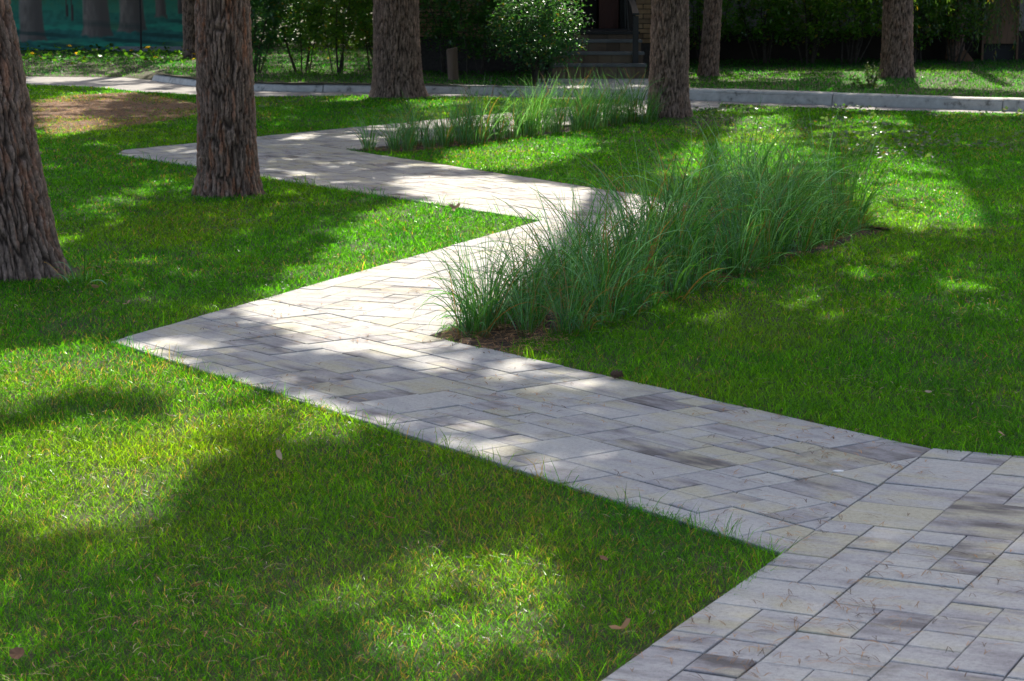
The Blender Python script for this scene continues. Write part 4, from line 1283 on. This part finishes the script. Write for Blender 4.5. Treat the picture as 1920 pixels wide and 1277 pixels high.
# ------------------------------------------------------------------ printed forest panel on the fence
def mural():
    W0, W1, Z0, Z1 = -12.6, -6.1, .02, 2.1
    nx, nz = 250, 84
    X, Z = np.meshgrid(np.linspace(W0, W1, nx), np.linspace(Z0, Z1, nz))
    n1 = fbm(X * 3, Z * 9, 5, 4); n2 = fbm(X * 9, Z * 5, 9, 4); n3 = fbm(X * 14, Z * 14, 19, 3)
    hz = np.clip((Z - .25) / .75, 0, 1)
    base = np.array([.012, .075, .065]) * (1 - hz[..., None]) + np.array([.014, .105, .065]) * hz[..., None]
    c = base * (.9 + 1.3 * n3[..., None])
    # lighter glades between long printed shadows
    gl = np.clip((np.sin(Z * 17 + n1 * 4 + X * .35) * .5 + .5 - .45) * 3, 0, 1) * np.clip(1.25 - Z * 1.15, 0, 1) * np.clip((n1 - .3) * 4, 0, 1)
    c = c * (1 - gl[..., None]) + np.array([.022, .26, .165]) * gl[..., None]
    ol = gl * np.clip((fbm(X * .9, Z * 2, 44, 2) - .5) * 6, 0, 1)
    c = c * (1 - .7 * ol[..., None]) + np.array([.075, .135, .035]) * .7 * ol[..., None]
    fo = np.clip((Z - .75) * 3, 0, 1) * np.clip((n3 - .45) * 5, 0, 1)
    c = c * (1 - fo[..., None] * .8) + np.array([.030, .070, .022]) * fo[..., None] * .8
    for (tx_, w, zb, br) in ((-9.62, .26, .20, 1.0), (-8.32, .285, .29, 1.0), (-7.60, .26, .40, .9), (-7.02, .105, .66, .8), (-6.62, .05, .74, .5), (-6.42, .035, .78, .4), (-8.80, .028, .60, .4), (-8.90, .022, .66, .35), (-10.4, .2, .45, .9), (-11.3, .24, .3, 1)):
        ww = w * (1 - .10 * (Z - zb)) * (1 + .28 * np.exp(-np.maximum(Z - zb, 0) / .10)) + .03 * (n2 - .5)
        u = (X - tx_ + .03 * (Z - .5)) / np.maximum(ww, .01)
        m = np.clip((1 - np.abs(u)) * 9, 0, 1) * np.clip((Z - zb) * 25 + 3 * (n2 - .5) + .5, 0, 1)
        tone = (.075 + .11 * np.clip(.3 - u * .8, 0, 1) * fbm(X * 22, Z * 6, 3, 3) * 1.8)[..., None] * np.array([1.0, .82, .70]) * br
        c = c * (1 - m[..., None]) + tone * m[..., None]
        # printed cast shadow
        sh = np.clip((1 - np.abs(Z - zb + .05 + .07 * (X - tx_)) / .045) * 3, 0, 1) * np.clip((X - tx_) * 5, 0, 1) * np.clip((1.7 - (X - tx_)) * 3, 0, 1) * .8 * br
        c = c * (1 - sh[..., None]) + np.array([.008, .038, .035]) * sh[..., None]
    c = np.clip(c * 1.6, 0, .8)
    v = np.stack([X, np.zeros_like(X), Z], -1).reshape(-1, 3)
    i, j = np.meshgrid(np.arange(nx - 1), np.arange(nz - 1)); a = (j * nx + i).ravel()
    f = np.stack([a, a + 1, a + nx + 1, a + nx], 1)
    m, nt, N, L, P = new_mat('printed_fabric')
    at = N.new('ShaderNodeAttribute'); at.attribute_name = 'col'; L.new(at.outputs['Color'], P.inputs['Base Color']); P.inputs['Roughness'].default_value = .7
    root = empty('printed_panel', (0, 45.3, VZ)); tag(root, 'fence panel printed with a teal forest of dark tree trunks', 'banner')
    obj('print', mesh_arrays('print', v, f.ravel(), np.full(len(f), 4), c.reshape(-1, 3)), m, root)
    mb = MB(); mb.box(W0, W1, .01, .05, .0, 2.15); mb.build('backing', M['plinth'], root)
    mb = MB(); mb.box(-8.0, W1, -.12, .006, -.05, .09); mb.build('concrete_base', M['pad'], root, .01)
mural()
mb = MB(); mb.tube([(0, 0, -.05), (0.01, 0, .6), (-.01, 0, 1.9)], [.022, .02, .018], 6)
tag(mb.build('thin_pole', M['blackmetal'], None, 0, False, (-7.33, 44.6, VZ)), 'thin dark pole in front of the printed forest panel', 'pole')

# ------------------------------------------------------------------ single dead leaves, cone, white spot
def dead_leaf_mesh(seed, lobed):
    rng_ = random.Random(seed); bm = bmesh.new(); n = 14; out = []
    for k in range(n):
        t = k / n * 2 * math.pi
        r = 1.0 - .42 * abs(math.cos(t)) if not lobed else (.62 + .38 * math.cos(3 * t)) * 1.05
        x = math.cos(t) * 1.0 * (r if lobed else 1); y_ = math.sin(t) * (.55 if not lobed else r)
        out.append(bm.verts.new((x * .5, y_ * .5, .10 * (x * x) + .22 * y_ * y_ + rng_.uniform(-.03, .03))))
    mid = [bm.verts.new((-.25, 0, .0)), bm.verts.new((.25, 0, .02))]
    c0 = bm.verts.new((0, 0, 0))
    for k in range(n): bm.faces.new((out[k], out[(k + 1) % n], c0))
    for m_ in mid: bm.verts.remove(m_)
    st = [bm.verts.new(p) for p in ((-.5, -.015, .1), (-.5, .015, .1), (-.85, .02, .16), (-.85, .0, .16))]
    bm.faces.new(st)
    me = bpy.data.meshes.new('dead_leaf'); bm.to_mesh(me); bm.free()
    a = me.attributes.new('col', 'FLOAT_COLOR', 'POINT')
    base = [(.36, .20, .09), (.42, .27, .15), (.40, .31, .20), (.24, .12, .06)][seed % 4]
    for d in a.data:
        q = rng_.uniform(.8, 1.2); d.color = (base[0] * q, base[1] * q, base[2] * q, 1)
    return me
DL = [(.29, 5.74, .068, 0, 'tan lobed dead leaf on the lawn close to the slab edge'), (-.84, 7.87, .062, 2, 'pale curled dead leaf lying in shaded grass'),
      (-1.34, 8.60, .050, 2, 'small whitish dead leaf in the sunlit lawn'), (-1.26, 5.51, .065, 3, 'dark brown dead leaf sunk in the shaded lawn'),
      (-.42, 16.31, .10, 1, 'bright dry leaf cluster in sunlit grass near the path corner'), (1.84, 8.25, .04, 1, 'pinkish dead leaf in grass above the wide slabs'),
      (-2.01, 11.57, .05, 1, 'tan dead leaf in the shade right of the leaning pine'), (.27, 6.45, .04, 3, 'small russet leaf among yellow blades near the slab edge'),
      (-2.29, 12.19, .05, 1, 'faded leaf in the grass at the foot of the leaning pine'), (-.89, 6.16, .05, 0, 'orange brown leaf tip in the shaded foreground lawn'),
      (1.72, 9.10, .035, 2, 'tiny pale leaf in the shaded right lawn'), (-.39, 6.95, .035, 1, 'small straw coloured leaf among dry clippings')]
for k, (x, y, s, kind, lab) in enumerate(DL):
    o = obj('dead_leaf', dead_leaf_mesh(kind + 4 * k, k in (0, 4, 6)), M['litter'], None, (x, y, .022))
    r_ = random.Random(k); o.rotation_euler = (r_.uniform(-.6, .2) - .3, r_.uniform(-.4, .4), r_.uniform(0, 6.28)); o.scale = (s, s, s)
    tag(o, lab, 'leaf', 'dead leaves on the lawn')
def cone():
    root = empty('pine_cone', (.45, 9.52, .018)); tag(root, 'small dark pine cone on the slabs beside the right lawn', 'pine cone')
    mb = MB(); pts = [(-.022, 0, 0), (-.012, 0, .002), (.006, 0, .002), (.022, 0, 0), (.03, 0, -.002)]; mb.tube(pts, [.006, .013, .014, .009, .003], 8); mb.build('core', M['cone'], root)
    r_ = random.Random(2); mb = MB()
    for k in range(34):
        t = k / 34; a = k * 2.4; xx = -.024 + .05 * t; rr = .017 * math.sin(.5 + 2.3 * t)
        p = Vector((xx, math.cos(a) * rr, math.sin(a) * rr + .002)); q = p + Vector((.008, math.cos(a) * .006, math.sin(a) * .006)); w = Vector((0, -math.sin(a), math.cos(a))) * .005
        b = len(mb.v); mb.v += [tuple(p - w), tuple(p + w), tuple(q + w), tuple(q - w)]; mb.f.append((b, b + 1, b + 2, b + 3))
    mb.build('scales', M['cone'], root)
cone()
bm = bmesh.new(); vv = [bm.verts.new((.017 * math.cos(t) * (1 + .15 * math.sin(3 * t)), .012 * math.sin(t), .0022)) for t in np.linspace(0, 6.28, 15)[:-1]]
vb = [bm.verts.new((v_.co.x * 1.15, v_.co.y * 1.15, 0)) for v_ in vv]; bm.faces.new(vv)
for k in range(14): bm.faces.new((vb[k], vb[(k + 1) % 14], vv[(k + 1) % 14], vv[k]))
me = bpy.data.meshes.new('white_spot'); bm.to_mesh(me); bm.free()
tag(obj('white_spot', me, M['white'], None, (1.15, 7.71, .0016)), 'small white splash on a shaded paving slab', 'splash')
